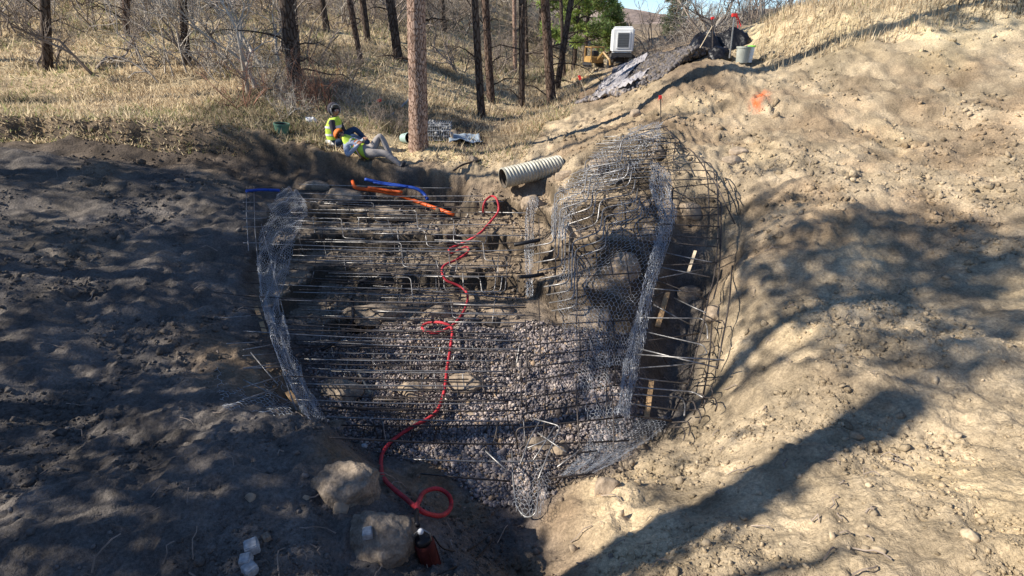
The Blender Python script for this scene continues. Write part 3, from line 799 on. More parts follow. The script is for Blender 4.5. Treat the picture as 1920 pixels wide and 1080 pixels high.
# ------------------------------------------------------------------ leafless scrub
def shrub_mesh(name, h, seed, depth=4, spread=.6, stems=5, r0=.02, kids=3):
    g = np.random.default_rng(seed)
    Vs, Fs = [], []; nb = 0
    def grow(p, d, L, r, lev):
        nonlocal nb
        m = 4
        pts = [p]
        dd = d.copy()
        for _ in range(m - 1):
            dd = dd + g.normal(size=3) * .22; dd /= np.linalg.norm(dd)
            pts.append(pts[-1] + dd * L / (m - 1))
        V, F = tube_arrays(pts, np.linspace(r, r * .6, m), 3)
        Vs.append(V); Fs.append(F + nb); nb += len(V)
        if lev <= 0: return
        for k in range(kids + (lev == 1)):
            q = pts[int(g.integers(1, m))]
            nd = dd * .7 + g.normal(size=3) * spread + np.array([0, 0, .15]); nd /= np.linalg.norm(nd)
            grow(q, nd, L * g.uniform(.5, .8), r * .55, lev - 1)
    for s in range(stems):
        d = np.array([g.normal() * spread, g.normal() * spread, 1.0]); d /= np.linalg.norm(d)
        grow(np.array([g.normal() * .08 * h, g.normal() * .08 * h, -.05]), d, h * g.uniform(.35, .5), r0 * g.uniform(.7, 1.2), depth)
    return np_mesh(name, np.concatenate(Vs), np.concatenate(Fs))
SH = [shrub_mesh('bare_shrub', 1.0, 70 + k, depth=3, stems=6, spread=.55, r0=.011) for k in range(4)]
TR = [shrub_mesh('bare_tree', 1.0, 80 + k, depth=4, stems=2, spread=.30, r0=.022) for k in range(3)]
VAR = {}
def shrub(src, px, py, h, matn, label, group, name='bare_shrub', cat='shrub', loc=None):
    key = (src.name, matn)
    if key not in VAR:
        m = src.copy(); m.materials.clear(); m.materials.append(M[matn]); VAR[key] = m
    b = hit(px, py) if loc is None else loc
    o = bpy.data.objects.new(name, VAR[key])
    o.location = b; o.scale = (h * random.uniform(.85, 1.2),) * 2 + (h,); o.rotation_euler = (0, 0, random.uniform(0, 6.28))
    col.objects.link(o)
    return tag(o, label, cat, group)
for (px, py, h, m, lab) in [
    (478, 175, 2.8, 'twig_pale', 'pale leafless sapling at the left, branches reaching over the grass'),
    (470, 120, 2.6, 'twig_pale', 'pale shrub at the left, partly behind the sapling'),
    (530, 90, 2.8, 'twig', 'grey brown shrub upslope left of the thick leaning pine'),
    (495, 165, 1.5, 'twig_pale', 'low pale bush beside the pale sapling'),
    (640, 140, 1.4, 'twig', 'dark low bush on the slope above the workers'),
    (500, 120, 3.2, 'twig_pale', 'tall pale shrub with a tangle of twigs left of the dark leaning pine'),
    (462, 205, 1.9, 'twig_red', 'ruddy stemmed shrub above the lip of the bank at the left'),
    (590, 205, 1.5, 'twig_red', 'reddish bush right behind the white sack on the grass'),
    (560, 190, 1.5, 'twig', 'brown bush at the foot of the dark leaning pine'),
    (620, 190, 1.4, 'twig', 'grey brown bush behind the hooded worker'),
    (655, 205, 1.1, 'twig_pale', 'low pale bush behind the reclining worker'),
    (700, 235, .9, 'twig', 'low dark bush between the workers and the big trunk'),
    (740, 248, .8, 'twig', 'small bush tight against the left of the big trunk'),
    (530, 215, 1.0, 'twig_pale', 'small pale bush over the green bucket'),
    (580, 120, 3.0, 'twig', 'crooked scrub oak just right of the dark leaning pine'),
    (840, 130, 2.6, 'twig', 'crooked scrub oak right of the big ruddy trunk')]:
    for rep in range(2 if h < 1.6 else 1):
        o = shrub(random.choice(SH if h < 2 else TR + SH[:1]), px + rep * 14, py - rep * 6, h, m, lab if rep == 0 else 'smaller rear one behind the ' + lab.split(' bush')[0] + ' bush', 'leafless shrubs near the workers')
PN = [(90,'leftmost dark pine'),(240,'brown upslope pine'),(350,'pine left of the brush'),(540,'thick leaning pine'),(610,'highest dark pine'),(665,'crossing thin trunks'),(740,'dark leaning trunk'),(785,'big ruddy trunk'),(835,'distant pine'),(905,'drooping branched pine'),(966,'thin pink trunk'),(980,'straight gully pine'),(1030,'stout gully pine'),(1065,'right leaning pine'),(1120,'yellow machine')]
def scrub_label(px, b, h, tone, g):
    nm = min(PN, key=lambda q: abs(q[0] - px))
    far = 'near' if b[1] < 17 else 'above' if b[1] < 24 else 'upslope' if b[1] < 33 else 'far upslope'
    side = 'left of' if px < nm[0] - 12 else 'right of' if px > nm[0] + 12 else 'behind'
    return f"{'tall' if h > 2.9 else 'short' if h < 1.7 else 'medium'} {tone} leafless scrub {far}, {side} the {nm[1]}"
g = np.random.default_rng(99)
n_ = 0
for _ in range(900):
    px = g.uniform(0, 1130); py = g.uniform(-14, 150)
    dens = (1.0 if py < 38 else .4 if py < 62 else .08) * (1 if px > 780 else .55)
    if g.random() > dens or n_ > 150: continue
    if 455 < px < 780 and 70 < py: continue
    b = hit(px, max(py, -12))
    if b[1] > 70 or b[1] < 13: continue
    n_ += 1
    h = g.uniform(1.4, 3.6)
    tone = ['twig', 'twig', 'twig_pale'][int(g.integers(0, 3))]
    shrub((SH + TR)[int(g.integers(0, 7))], 0, 0, h, tone, scrub_label(px, b, h, {'twig': 'grey', 'twig_pale': 'pale'}[tone], g), 'scrub thicket on the hillside', loc=b)
PS = [(1150,'white generator'),(1200,'gravel heap top'),(1262,'rounded skyline tree'),(1320,'left black bag'),(1378,'red flagged stake'),(1440,'grassy bank'),(1560,'outer cage crest'),(1700,'far right bank'),(1850,'rightmost rise')]
def skyline_scrub(px, Y, h, src, tone):
    X = (px - 960) / FPX * (Y * .9063); z = float(H(X, Y))
    nm = min(PS, key=lambda q: abs(q[0] - px))
    shrub(src, 0, 0, h, tone, f"{'tall' if h > 3 else 'low' if h < 1.8 else 'mid sized'} {'tan' if tone == 'twig' else 'pale'} leafless scrub {'close' if Y < 27 else 'well' if Y < 36 else 'far'} beyond, {'left of' if px < nm[0] - 10 else 'right of' if px > nm[0] + 10 else 'behind'} the {nm[1]}", 'scrub on the skyline', loc=(X, Y, z))
for _ in range(105):
    px = g.uniform(1130, 1480) if _ < 72 else g.uniform(1480, 1900)
    Y = g.uniform(22, 46)
    h = g.uniform(1.7, 3.3) * (1.2 if px > 1300 else .75)
    if px < 1225 and Y < 37: Y += 14
    if px < 1300: h *= .6
    skyline_scrub(px, Y, h, (SH + SH + TR)[int(g.integers(0, 11))], ['twig', 'twig_pale'][int(g.integers(0, 2))])
for (px, Yd, h, lab) in [(1352, 27, 5.5, 'tall leafless tree against the sky above the two stakes'), (1425, 24, 5.0, 'dark branched leafless tree on the right skyline'), (1222, 38, 4.6, 'slender forked leafless tree behind the gravel pile')]:
    X = (px - 960) / FPX * Yd * .9063
    shrub(SH[1] if px != 1425 else SH[2], 0, 0, h, 'twig', lab, 'bare trees on the skyline', 'bare_tree', 'tree', loc=(X, Yd, float(H(X, Yd))))

# ------------------------------------------------------------------ dry grass
def grass(name, X, Y, hgt, wid, seed, label, lean=.5, green=.12):
    g = np.random.default_rng(seed)
    n = len(X)
    b = np.stack([X, Y, H(X, Y) - .01], -1)
    a = g.uniform(0, 6.28, n)
    s = np.stack([np.cos(a), np.sin(a), 0 * a], -1) * wid[:, None]
    d = np.stack([g.normal(size=n) * lean, g.normal(size=n) * lean, np.ones(n)], -1); d /= np.linalg.norm(d, axis=1)[:, None]
    V = np.stack([b - s, b + s, b + d * hgt[:, None]], 1).reshape(-1, 3)
    me = np_mesh(name, V, np.arange(n * 3).reshape(-1, 3))
    patch = NZ[4](X, Y, .7)
    base = np.where((g.random(n) < green * (1 + patch * 2))[:, None], np.array([.30, .32, .14]), np.where((g.random(n) < .3)[:, None], np.array([.44, .33, .21]), np.array([.76, .63, .43])))
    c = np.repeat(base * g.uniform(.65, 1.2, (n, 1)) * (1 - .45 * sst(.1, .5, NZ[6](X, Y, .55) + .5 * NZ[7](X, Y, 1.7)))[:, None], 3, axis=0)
    ca = me.color_attributes.new('soil', 'FLOAT_COLOR', 'POINT')
    ca.data.foreach_set('color', np.concatenate([c, np.ones((len(c), 1))], 1).astype(np.float32).ravel())
    tag(link_mesh(name, me, M['grass']), label, 'grass', kind='stuff')
g = np.random.default_rng(55)
n = 300000
Y = 10.9 * (1 / (1 - g.random(n) * .80)); X = g.uniform(-1.05, .35, n) * Y
k = (Y < 50) & (X < 0.9 + (Y - 11) * .18 - .6 * (Y < 14)) & (g.random(n) < .25 + .75 * sst(-.5, .3, NZ[5](X, Y, .8) + .6 * NZ[6](X, Y, 2.6)))
k &= ~((Y < 12.4) & (X > -3.2) & (g.random(n) < .55))
X, Y = X[k], Y[k]
grass('dry_grass', X, Y, g.gamma(3, .036, len(X)) * np.clip(Y / 14, .6, 1.8), .004 + .0009 * Y, 5, 'straw coloured dry grass covering the hillside under the pines', lean=.95)
n = 20000
px = g.uniform(1.9, 16, n); Y = g.uniform(12.6, 20, n)
gx = px
k = (gx > 5.6 + (Y - 12) * .25 + .5 * NZ[2](gx, Y, .8)) & (gx < Y * 1.05)
grass('bank_grass', gx[k], Y[k], g.uniform(.08, .34, k.sum()), np.full(k.sum(), .012), 6, 'tall pale straw grass on the bank at the upper right', lean=.3, green=.03)

# ------------------------------------------------------------------ unseen trees left of the frame, crowns shaped to shade the pit
SHADE = [ # (column, row, radius on the ground, leaves per square metre factor, distance up the sunbeam)
 (500,420,.7,1,13),(600,410,.6,.5,13),(580,500,.7,.7,12.5),(490,520,.7,1,12),(600,590,.6,1,12),(500,620,.6,1,12),(690,470,.55,.55,13),(700,560,.5,.6,12.5),(560,680,.4,.9,12),(480,700,.5,1,12),
 (780,430,.3,.5,13),(790,520,.3,.6,13),(700,400,.4,.4,13.5),(800,585,.25,.7,13),(620,650,.35,.8,12),(690,640,.25,.6,12.3),
 (500,315,.5,1,14),(600,330,.45,1,14),(700,345,.4,1,14),(790,350,.35,1,14),(850,355,.25,1,14),(540,345,.5,1,13.5),(640,375,.5,1,13.5),(740,385,.45,.9,13.5),(460,290,.4,1,14),
 (1100,680,.33,1.1,14.5),(1160,640,.35,1.1,14.5),(1150,700,.3,1,14.3),(1060,735,.22,1,14),(1020,770,.16,1,14),(1180,590,.3,1,14.5),(1090,620,.2,.8,14.5),
 (1255,500,.4,1,15.5),(1270,580,.5,1.4,15),(1265,640,.4,1.4,15),(1280,530,.45,1.3,15.3),(1262,700,.3,1.3,14.8),(1240,460,.3,1.2,15.5),(1290,660,.3,1,15),(1300,450,.45,1,16),(1330,520,.45,1.1,15.5),(1380,440,.5,1.1,16),(1440,390,.5,1,16),(1440,460,.5,1,16),(1390,500,.4,1,16),(1340,390,.35,.8,16),(1330,600,.3,.7,15),(1440,320,.3,.8,16.5),(1460,530,.3,.6,15.5),
 (1420,600,.2,.5,15.3),(1380,660,.15,.5,15),(1455,680,.22,.6,15),(1400,720,.12,.5,15),(1460,760,.15,.5,15),
 (480,850,.4,1,11),(530,860,.28,.9,11),(480,940,.35,1,10.5),(520,1040,.35,1,10.3),(460,1060,.3,1,10.2),(760,920,.28,1,11.5),(820,1010,.3,1,11.3),(900,1050,.25,.9,11.3),(810,870,.2,.8,11.8),(700,1070,.1,.7,11),(610,950,.08,.7,11),(760,1040,.1,.8,11),(640,800,.22,.9,11.8),(560,790,.25,.8,11.5),(860,960,.15,.6,11.5),(960,1060,.14,.6,11.5),
 (690,180,.7,2,16),(740,202,.6,2,16),(700,218,.45,2,16),(640,165,.4,1.6,16),(760,225,.4,1.6,16),(840,140,.8,1.8,19),(890,160,.8,1.8,19),(945,180,.7,1.8,19),(990,192,.6,1.6,19.5),(845,232,.6,2,17),(890,240,.5,1.8,17.5),(935,225,.5,1.5,17.5),(590,170,.6,.5,16),(860,75,1.6,.7,22),(500,190,.4,.4,15),(620,120,1.0,.4,18),
 (480,272,.35,1,14),(540,288,.3,1,14),(600,304,.28,1,14),(650,316,.22,.9,14),
 (60,330,.9,1,12),(200,330,.9,1,12.5),(350,330,.9,1,13),(420,360,.8,1,13),(60,450,.9,1,11),(200,450,.9,1,11.5),(340,460,.8,1,12),(430,480,.6,1,12),(100,600,.7,1,10.5),(250,600,.7,1,11),(390,600,.7,1,11.5),(120,740,.6,1,10),(270,740,.6,1,10.5),(400,740,.55,1,11),(150,880,.5,1,9.5),(280,880,.5,1,10),(400,880,.45,1,10.5),(180,1020,.45,1,9.3),(300,1020,.4,1,9.8),(410,1020,.4,1,10.2),(40,860,.5,1,9),(40,1000,.5,1,9),(30,700,.6,1,9.6),
 (1560,430,.7,1,17),(1560,540,.6,1,16.5),(1570,640,.45,.9,16),(1680,450,.8,1,18),(1690,560,.7,1,17.5),(1680,680,.5,.9,17),(1800,440,.8,1,19),(1810,560,.7,1,18.5),(1800,680,.5,.9,18),(1890,500,.7,1,19),(1890,640,.6,1,18.5),(1510,500,.5,1,16.5),
 (1385,560,.3,1,15.3),(1400,630,.25,.8,15),(1370,470,.35,1,15.7),(1420,520,.3,.8,15.6),(1420,700,.16,.7,14.8),(1330,965,.16,1.8,10.5),(1290,1000,.17,1.8,10.2),(1240,1045,.15,1.8,10),(1400,930,.15,1.8,11),(1350,985,.12,1.5,10.5),(1450,925,.14,1.5,11.5),
 # mottling on the sunlit right bank
 (1200,200,.22,.5,19),(1280,300,.15,.4,17),(1130,200,.25,.6,19),(1080,230,.25,.6,18),(1020,250,.25,.6,17.5),(1370,260,.2,.5,18),(1180,300,.12,.4,17),(1300,860,.1,.3,14.5),(1240,930,.08,.3,14),(1380,820,.12,.5,14.6),(1250,160,.3,.5,20),(1350,160,.25,.5,20),(1010,900,.12,.6,13),(950,640,.1,.5,13.5),(1000,560,.1,.4,13.7),
]
TB = [(-9.4, 3.05), (-11.5, 5.2), (-13.5, 8.4), (-17.0, 12.5), (-8.2, .4), (-21.0, 16.0)]
cl = [[] for _ in TB]
for (px, py, r, dn, t) in SHADE:
    c = hit(px, py) + S * t
    k = int(np.argmin([math.hypot(c[0] - a, c[1] - b) for a, b in TB]))
    cl[k].append((c, r, dn))
desc = ['nearest to the pit edge', 'beside the left end of the pit', 'behind the left bank', 'up the slope to the left', 'left of where the photographer stands', 'far up the slope to the left']
for k, (bx_, by_) in enumerate(TB):
    if not cl[k]: continue
    zb = float(H(bx_, by_))
    top = max(c[0][2] for c in cl[k]) + .8
    root = empty('pine_tree', (bx_, by_, zb))
    Vv, Ff, P, rr = trunk_mesh((0, 0, -.2), (.1, .1, top - zb), .15, .04, n=12, rings=30, seed=200 + k)
    link_mesh('trunk', np_mesh('trunk', Vv, Ff, smooth=True), M['bark'], root)
    mb = MB(); C = []; Rr = []; Nn = []
    for j, (c, r, dn) in enumerate(cl[k]):
        lc = np.array([c[0] - bx_, c[1] - by_, c[2] - zb])
        st = np.array([0, 0, max(1.0, lc[2] - .35 * math.hypot(lc[0], lc[1]))])
        Q = limb_pts(st, lc, .03, k * 100 + j, 7)
        mb.tube(Q, np.linspace(.03, .012, 7), 4, caps=False)
        C.append(lc); Rr.append(r * 1.12); Nn.append(max(6, int(dn * 3.14 * r * r / .0085)))
    mb.build('limbs', M['bark'], root)
    nm = needle_mesh('crown', C, Rr, Nn, leaf=(.17, .045), seed=300 + k)
    nm.materials.append(M['needle'])
    o = bpy.data.objects.new('crown', nm); col.objects.link(o); o.parent = root
    tag(root, 'unseen pine with crown shaped to shade the pit, ' + desc[k], 'pine tree', 'pines left of the pit')
# an unseen leaning trunk, added so its shadow crosses the lower right corner
A, B = hit(1105, 1079) + S * 9.5, hit(1475, 893) + S * 12.5
d = (B - A); A2 = A - d * 1.2; B2 = B + d * .8
root = empty('pine_tree', (0, 0, 0))
Vv, Ff, P, rr = trunk_mesh(A2, B2, .25, .20, n=12, rings=30, seed=400, flare=0, wob=.12)
link_mesh('trunk', np_mesh('trunk', Vv, Ff, smooth=True), M['bark'], root)
mb = MB()
foot = np.array([A2[0], A2[1], float(H(A2[0], A2[1])) - .2])
mb.tube([foot, foot * .4 + A2 * .6 + np.array([.1, 0, 0]), A2], [.24, .2, .17], 12)
mb.build('lower_trunk', M['bark'], root)
tag(root, 'unseen leaning pine left of the frame added to cast the diagonal shadow at lower right', 'pine tree', 'pines left of the pit')
# ------------------------------------------------------------------ placing on the ground that is there
from mathutils.bvhtree import BVHTree
def near(px, py, k=.04):
    p = hit(px, py)
    return p * (1 - k)
def catmull(P, seg=6):
    P = np.asarray(P, float)
    Q = np.vstack([2 * P[0] - P[1], P, 2 * P[-1] - P[-2]])
    out = []
    for i in range(1, len(Q) - 2):
        for s in range(seg):
            t = s / seg
            out.append(.5 * ((2 * Q[i]) + (-Q[i-1] + Q[i+1]) * t + (2*Q[i-1] - 5*Q[i] + 4*Q[i+1] - Q[i+2]) * t*t + (-Q[i-1] + 3*Q[i] - 3*Q[i+1] + Q[i+2]) * t**3))
    out.append(Q[-2])
    return np.array(out)
class Cage:
    def __init__(s, name, px, py, label, cat, group=None):
        s.L = hit(px, py)
        s.root = tag(empty(name, s.L), label, cat, group)
    def bar(s, pts, k=.035, r=.0075, name='rebar', m='rebar', rad=.07, wave=0, n=6):
        P = []
        for p in pts:
            P.append(near(p[0], p[1], p[2] if len(p) > 2 else k))
        if len(P) == 2:        # long bars sag a little between their supports
            a, b = P
            L = np.linalg.norm(b - a)
            t = np.linspace(0, 1, max(3, int(L / .25)))[:, None]
            ph = random.uniform(0, 6)
            P = a + (b - a) * t + np.array([0, .2, 1.0]) * (.006 * np.sin(t * L * 2.2 + ph) - .012 * L * .5 * np.sin(t * math.pi))
            Q = P
        else:
            Q = bend(P, rad)
        mb = MB(); mb.tube(Q - s.L, r, n)
        return mb.build(name, M[m], s.root, smooth=True)

g = np.random.default_rng(17)
random.seed(17)
# ---- mat of long bars over the benches on the left and centre
A = Cage('rebar_mat', 720, 600, 'rusty reinforcing bars tied in long level rows across the stepped pit', 'rebar')
for (x0, y0, x1, y1) in [(456,554,985,576),(513,604,975,640),(456,590,832,601),(456,622,985,640),(600,648,1000,660),(560,672,940,677),(575,690,950,697),(590,706,945,717),(560,640,985,655),
    (620,765,975,770),(640,796,970,798),(618,822,965,832),(760,861,1042,864),(788,889,957,902),(700,535,985,560),(560,467,990,469),(540,505,800,512),(540,487,700,490),(545,520,760,530),(620,543,980,551),
    (560,345,850,352),(540,362,905,368),(560,376,860,379),(600,386,900,389),(545,398,840,402),(570,408,960,412),(560,420,760,422),(700,437,990,441),(560,448,760,452),(690,458,985,455),(800,477,985,479),(640,492,960,497),(790,507,985,512),(700,583,985,590),
    (456,655,600,650),(456,395,520,396),(456,425,505,424),(456,455,500,455),(456,480,490,482),(456,508,500,510),(456,530,505,533),(456,690,545,686),(456,575,520,579),(640,617,960,626),(660,728,930,735),(700,748,960,752),(860,395,990,400),(868,425,985,428),(850,570,985,572),(840,603,985,606)]:
    A.bar([(x0, y0), (x1, y1)], k=g.uniform(.02, .045), r=.0085, m='rebar' if g.random() < .5 else 'rebar_grey', name='level_bar')
for i in range(38):
    y = 368 + i * 11.2 + g.uniform(-3, 3); xl = 560 + max(0, (y - 700)) * .5 + g.uniform(-50, 70); xr = g.uniform(800, 985)
    A.bar([(xl, y), (xr, y + (xr - xl) * .018)], k=g.uniform(.02, .045), r=.0075, m='rebar' if g.random() < .45 else 'rebar_grey', name='level_bar')
# stepped ends and hooks
for (x, y, w, d) in [(745,430,190,42),(752,455,180,45),(700,470,150,40),(797,432,200,30),(742,500,170,50),(770,520,160,40),(820,487,220,58),(700,380,150,35),(780,395,200,34),(850,410,180,32),(905,452,90,36),(690,545,130,40),(845,560,130,36),(900,520,120,30),(640,410,110,36),(860,620,140,40),(720,640,120,34)]:
    A.bar([(x - w, y - 2), (x, y), (x + 4, y + d), (x + 4 + g.uniform(25, 60), y + d + 2)], k=g.uniform(.02, .04), name='stepped_bar', m='rebar_grey' if g.random() < .6 else 'rebar')
for (x, y, w, h) in [(817,487,130,58),(832,505,95,40),(740,452,22,45),(842,470,90,30),(660,510,60,34),(745,540,40,36),(868,512,70,34),(905,470,50,28),(850,430,60,26),(700,655,60,30),(880,660,80,40),(720,695,70,36),(905,705,60,30)]:
    A.bar([(x, y), (x + 1, y + h), (x + w, y + h + 2), (x + w + 4, y + 4)], k=g.uniform(.02, .035), name='stirrup', m='rebar_grey' if g.random() < .5 else 'rebar')
for _ in range(150):       # uprights and bent dowels standing out of the benches
    x = g.uniform(560, 985); y = g.uniform(365, 800)
    if x < 640 and y > 680: continue
    h = g.uniform(18, 46) * (y / 560) ** .6
    bx_ = g.uniform(-12, 12)
    A.bar([(x, y, .045), (x + bx_ * .4, y + h * .5, .02), (x + bx_, y + h, .002)], name='dowel', r=.0065, rad=.12, m='rebar' if g.random() < .7 else 'rebar_grey')

# ---- stair-shaped bars climbing the right flank
Bc = Cage('stepped_rebar_cage', 1090, 560, 'bent reinforcing bars climbing in stair steps up the right flank', 'rebar')
stair = [(1245,238),(1165,262),(1160,288),(1098,300),(1092,345),(1040,362),(1037,455),(990,463)]
for i in range(9):
    dx, dy = i * 5 + g.uniform(-2, 2), i * 15
    pts = [(a + dx * (1 + j * .02) , b + dy) for j, (a, b) in enumerate(stair)]
    if i: pts = pts[1:]
    Bc.bar(pts, k=.055 - i * .001, r=.0105, m='rebar_grey', name='stair_bar', rad=.10)
for i, y in enumerate([252,260,264,272,280,288,297,306,314,323,333,343,353,375,399,268,276,284,292,301,310,319,328,338,348,358,369,381,393,405,418,430,442,455,468,480]):
    x0 = 1120 - (y - 268) * .55 if y < 380 else 1058 + g.uniform(-18, 20)
    Bc.bar([(x0 + g.uniform(-6, 6), y + 5), (1240 + g.uniform(-15, 18), y - 3 + g.uniform(-2, 2))], k=g.uniform(.035, .06), m='rebar' if i > 10 else 'rebar_grey', name='level_bar')
for (a, b) in [((1118,300),(1142,372)),((1150,290),(1185,380)),((1180,345),(1216,400)),((1200,262),(1236,312)),((1085,340),(1120,440)),((1215,287),(1190,330)),((1232,283),(1205,325)),((1075,385),(1100,480)),((1130,400),(1150,520)),((1165,420),(1185,560)),((1195,420),(1215,520))]:
    Bc.bar([a, b], k=.05, name='cross_bar')
for x, y0, y1 in [(985,405,560),(990,380,480),(998,365,460),(1010,410,520),(1040,460,560),(1080,470,620),(1128,540,660),(1085,600,700),(1150,600,720),(1010,560,700),(985,600,720),(1135,690,800),(1080,720,850),(1020,700,820),(1148,740,850)]:
    Bc.bar([(x, y0, .05), (x + 3, (y0 + y1) / 2, .05), (x + g.uniform(-4, 8), y1, .015)], name='upright_bar', rad=.2)
for (x0, y0, x1, y1, d) in [(985,648,1180,628,30),(990,668,1175,650,36),(976,717,1170,684,44),(985,745,1160,722,30),(980,775,1150,751,30),(967,803,1170,782,34),(975,835,1180,826,26),(1000,610,1190,600,20),(1040,580,1200,572,22),(1050,545,1215,540,20),(1060,520,1220,510,18),(975,690,1175,668,24),(990,862,1120,845,12),(1000,900,1110,888,10)]:
    Bc.bar([(x0 + 3, y0 + d, .01), (x0, y0), (x1, y1)], k=g.uniform(.03, .05), r=.0085, name='bent_bar')
for pts in [[(1000,785),(1052,799),(1030,845),(1010,897)],[(985,841),(1047,814)],[(905,842),(952,884)],[(1008,812),(1062,848)],[(1012,790),(990,830),(975,872)],[(1040,800),(1000,862)],[(1090,842),(1045,875)]]:
    Bc.bar(pts, k=.06, name='crossed_bar', m='rebar_grey')
Bc.bar([(960,850,.05),(962,905,.04),(968,950,.03),(985,972,.02),(1005,965,.03),(1012,900,.05)], name='hooked_bar', m='rebar_grey', rad=.1)

# ---- outer cage over the trench on the right
Cc = Cage('outer_rebar_cage', 1300, 700, 'curved outer cage of bars and hooks over the trench at the right', 'rebar')
UP = .10
for pts in [[(1199,245),(1252,236)],[(1199,252),(1262,261)],[(1205,261),(1277,268)],[(1215,283),(1290,277),(1303,289),(1303,303)],[(1221,292),(1309,291),(1320,303),(1322,318)],[(1240,305),(1330,304),(1338,316),(1340,336)],
            [(1247,318),(1336,320),(1344,332)],[(1257,378),(1261,352),(1345,343),(1347,366)],[(1250,338),(1340,335),(1350,352)],[(1254,371),(1345,371),(1354,386),(1349,466)],[(1240,390),(1352,388)],[(1240,405),(1350,402)],[(1238,420),(1350,424)],[(1236,440),(1348,446)],[(1234,452),(1346,462)],
            [(1232,470),(1345,493)],[(1232,498),(1345,491)],[(1234,500),(1331,520)],[(1236,522),(1320,504)],[(1225,522),(1327,563)],[(1225,556),(1275,534)],[(1264,559),(1324,586)],[(1222,540),(1318,548)],
            [(1201,596),(1317,597),(1326,612),(1327,636)],[(1201,620),(1319,647),(1327,663),(1310,667)],[(1189,665),(1358,675)],[(1182,692),(1322,680)],[(1182,707),(1288,718)],[(1148,737),(1278,745),(1285,760),(1283,780)],[(1195,640),(1310,625)],[(1190,652),(1345,690)],
            [(1210,610),(1250,680)],[(1225,570),(1300,612)],[(1180,725),(1300,735),(1318,745)],[(1175,755),(1270,768)],[(1165,775),(1260,790)]]:
    Cc.bar(pts, k=g.uniform(.06, .085), r=.0085, m='rebar' if pts[0][1] < 460 else ('rebar_grey' if g.random() < .75 else 'rebar'), name='cage_bar')
for pts in [[(1343,325,.05),(1346,371,.07),(1347,440,.07),(1340,519,.07),(1327,562,.07),(1321,600,.07),(1308,650,.07),(1294,709,.06),(1270,760,.05),(1246,812,.02)],[(1352,380,.06),(1352,450,.06),(1348,520,.06),(1338,560,.06)],
            [(1373,498,.03),(1368,560,.05),(1362,600,.05),(1352,650,.05),(1345,692,.02)],[(1300,285,.05),(1345,350,.05),(1378,420,.01)],[(1245,235,.03),(1268,262,.04),(1262,300,.05)],[(1320,305,.05),(1328,340,.06),(1330,420,.06)],
            [(1262,352,.06),(1258,420,.06),(1245,470,.06),(1232,500,.06)],[(1230,520,.06),(1222,570,.06),(1205,640,.06),(1190,700,.06)],[(1335,600,.05),(1330,680,.05),(1315,760,.01)]]:
    Cc.bar(pts, r=.0095, name='main_bar', rad=.25)
for (x, y) in [(1320,690),(1332,722),(1318,738),(1300,752),(1340,745),(1310,768),(1290,790),(1335,640),(1355,600),(1280,800)]:
    Cc.bar([(x - 30, y + 2, .06), (x, y, .055), (x + 5, y + 14, .05), (x + 1, y + 26, .03)], name='hook', rad=.05)
for (a, b) in [((1255,352),(1300,378)),((1290,345),(1270,390)),((1262,300),(1300,330)),((1238,330),(1262,352))]:
    Cc.bar([a, b], k=.07, name='cross_bar')

# ---- stub of cage at the far left
D = Cage('rebar_stub_cage', 470, 600, 'tangle of thin bars sticking out behind the mesh at the left edge of the pit', 'rebar')
for pts in [[(462,352),(540,350),(560,356)],[(460,362),(470,376),(468,392)],[(462,350),(462,400),(466,470)],[(476,350),(478,430),(486,520),(498,600)],[(456,640),(520,655)],[(456,655),(535,640)],[(456,668),(530,662)],[(456,690),(540,676)],[(470,660),(520,720)],[(456,725),(525,705)],[(456,560),(500,566)],
            [(456,750),(520,728)],[(456,712),(560,760)],[(500,640),(560,700)],[(456,410),(500,408)],[(456,380),(508,378)],[(490,420),(520,540),(545,640)],[(530,700),(556,770)],[(456,610),(515,616)],[(400,546),(470,556)],[(410,596),(470,592)],[(425,645),(500,640)]]:
    D.bar(pts, k=g.uniform(.03, .06), r=.006, m='rebar_grey' if g.random() < .6 else 'rebar', name='thin_bar')

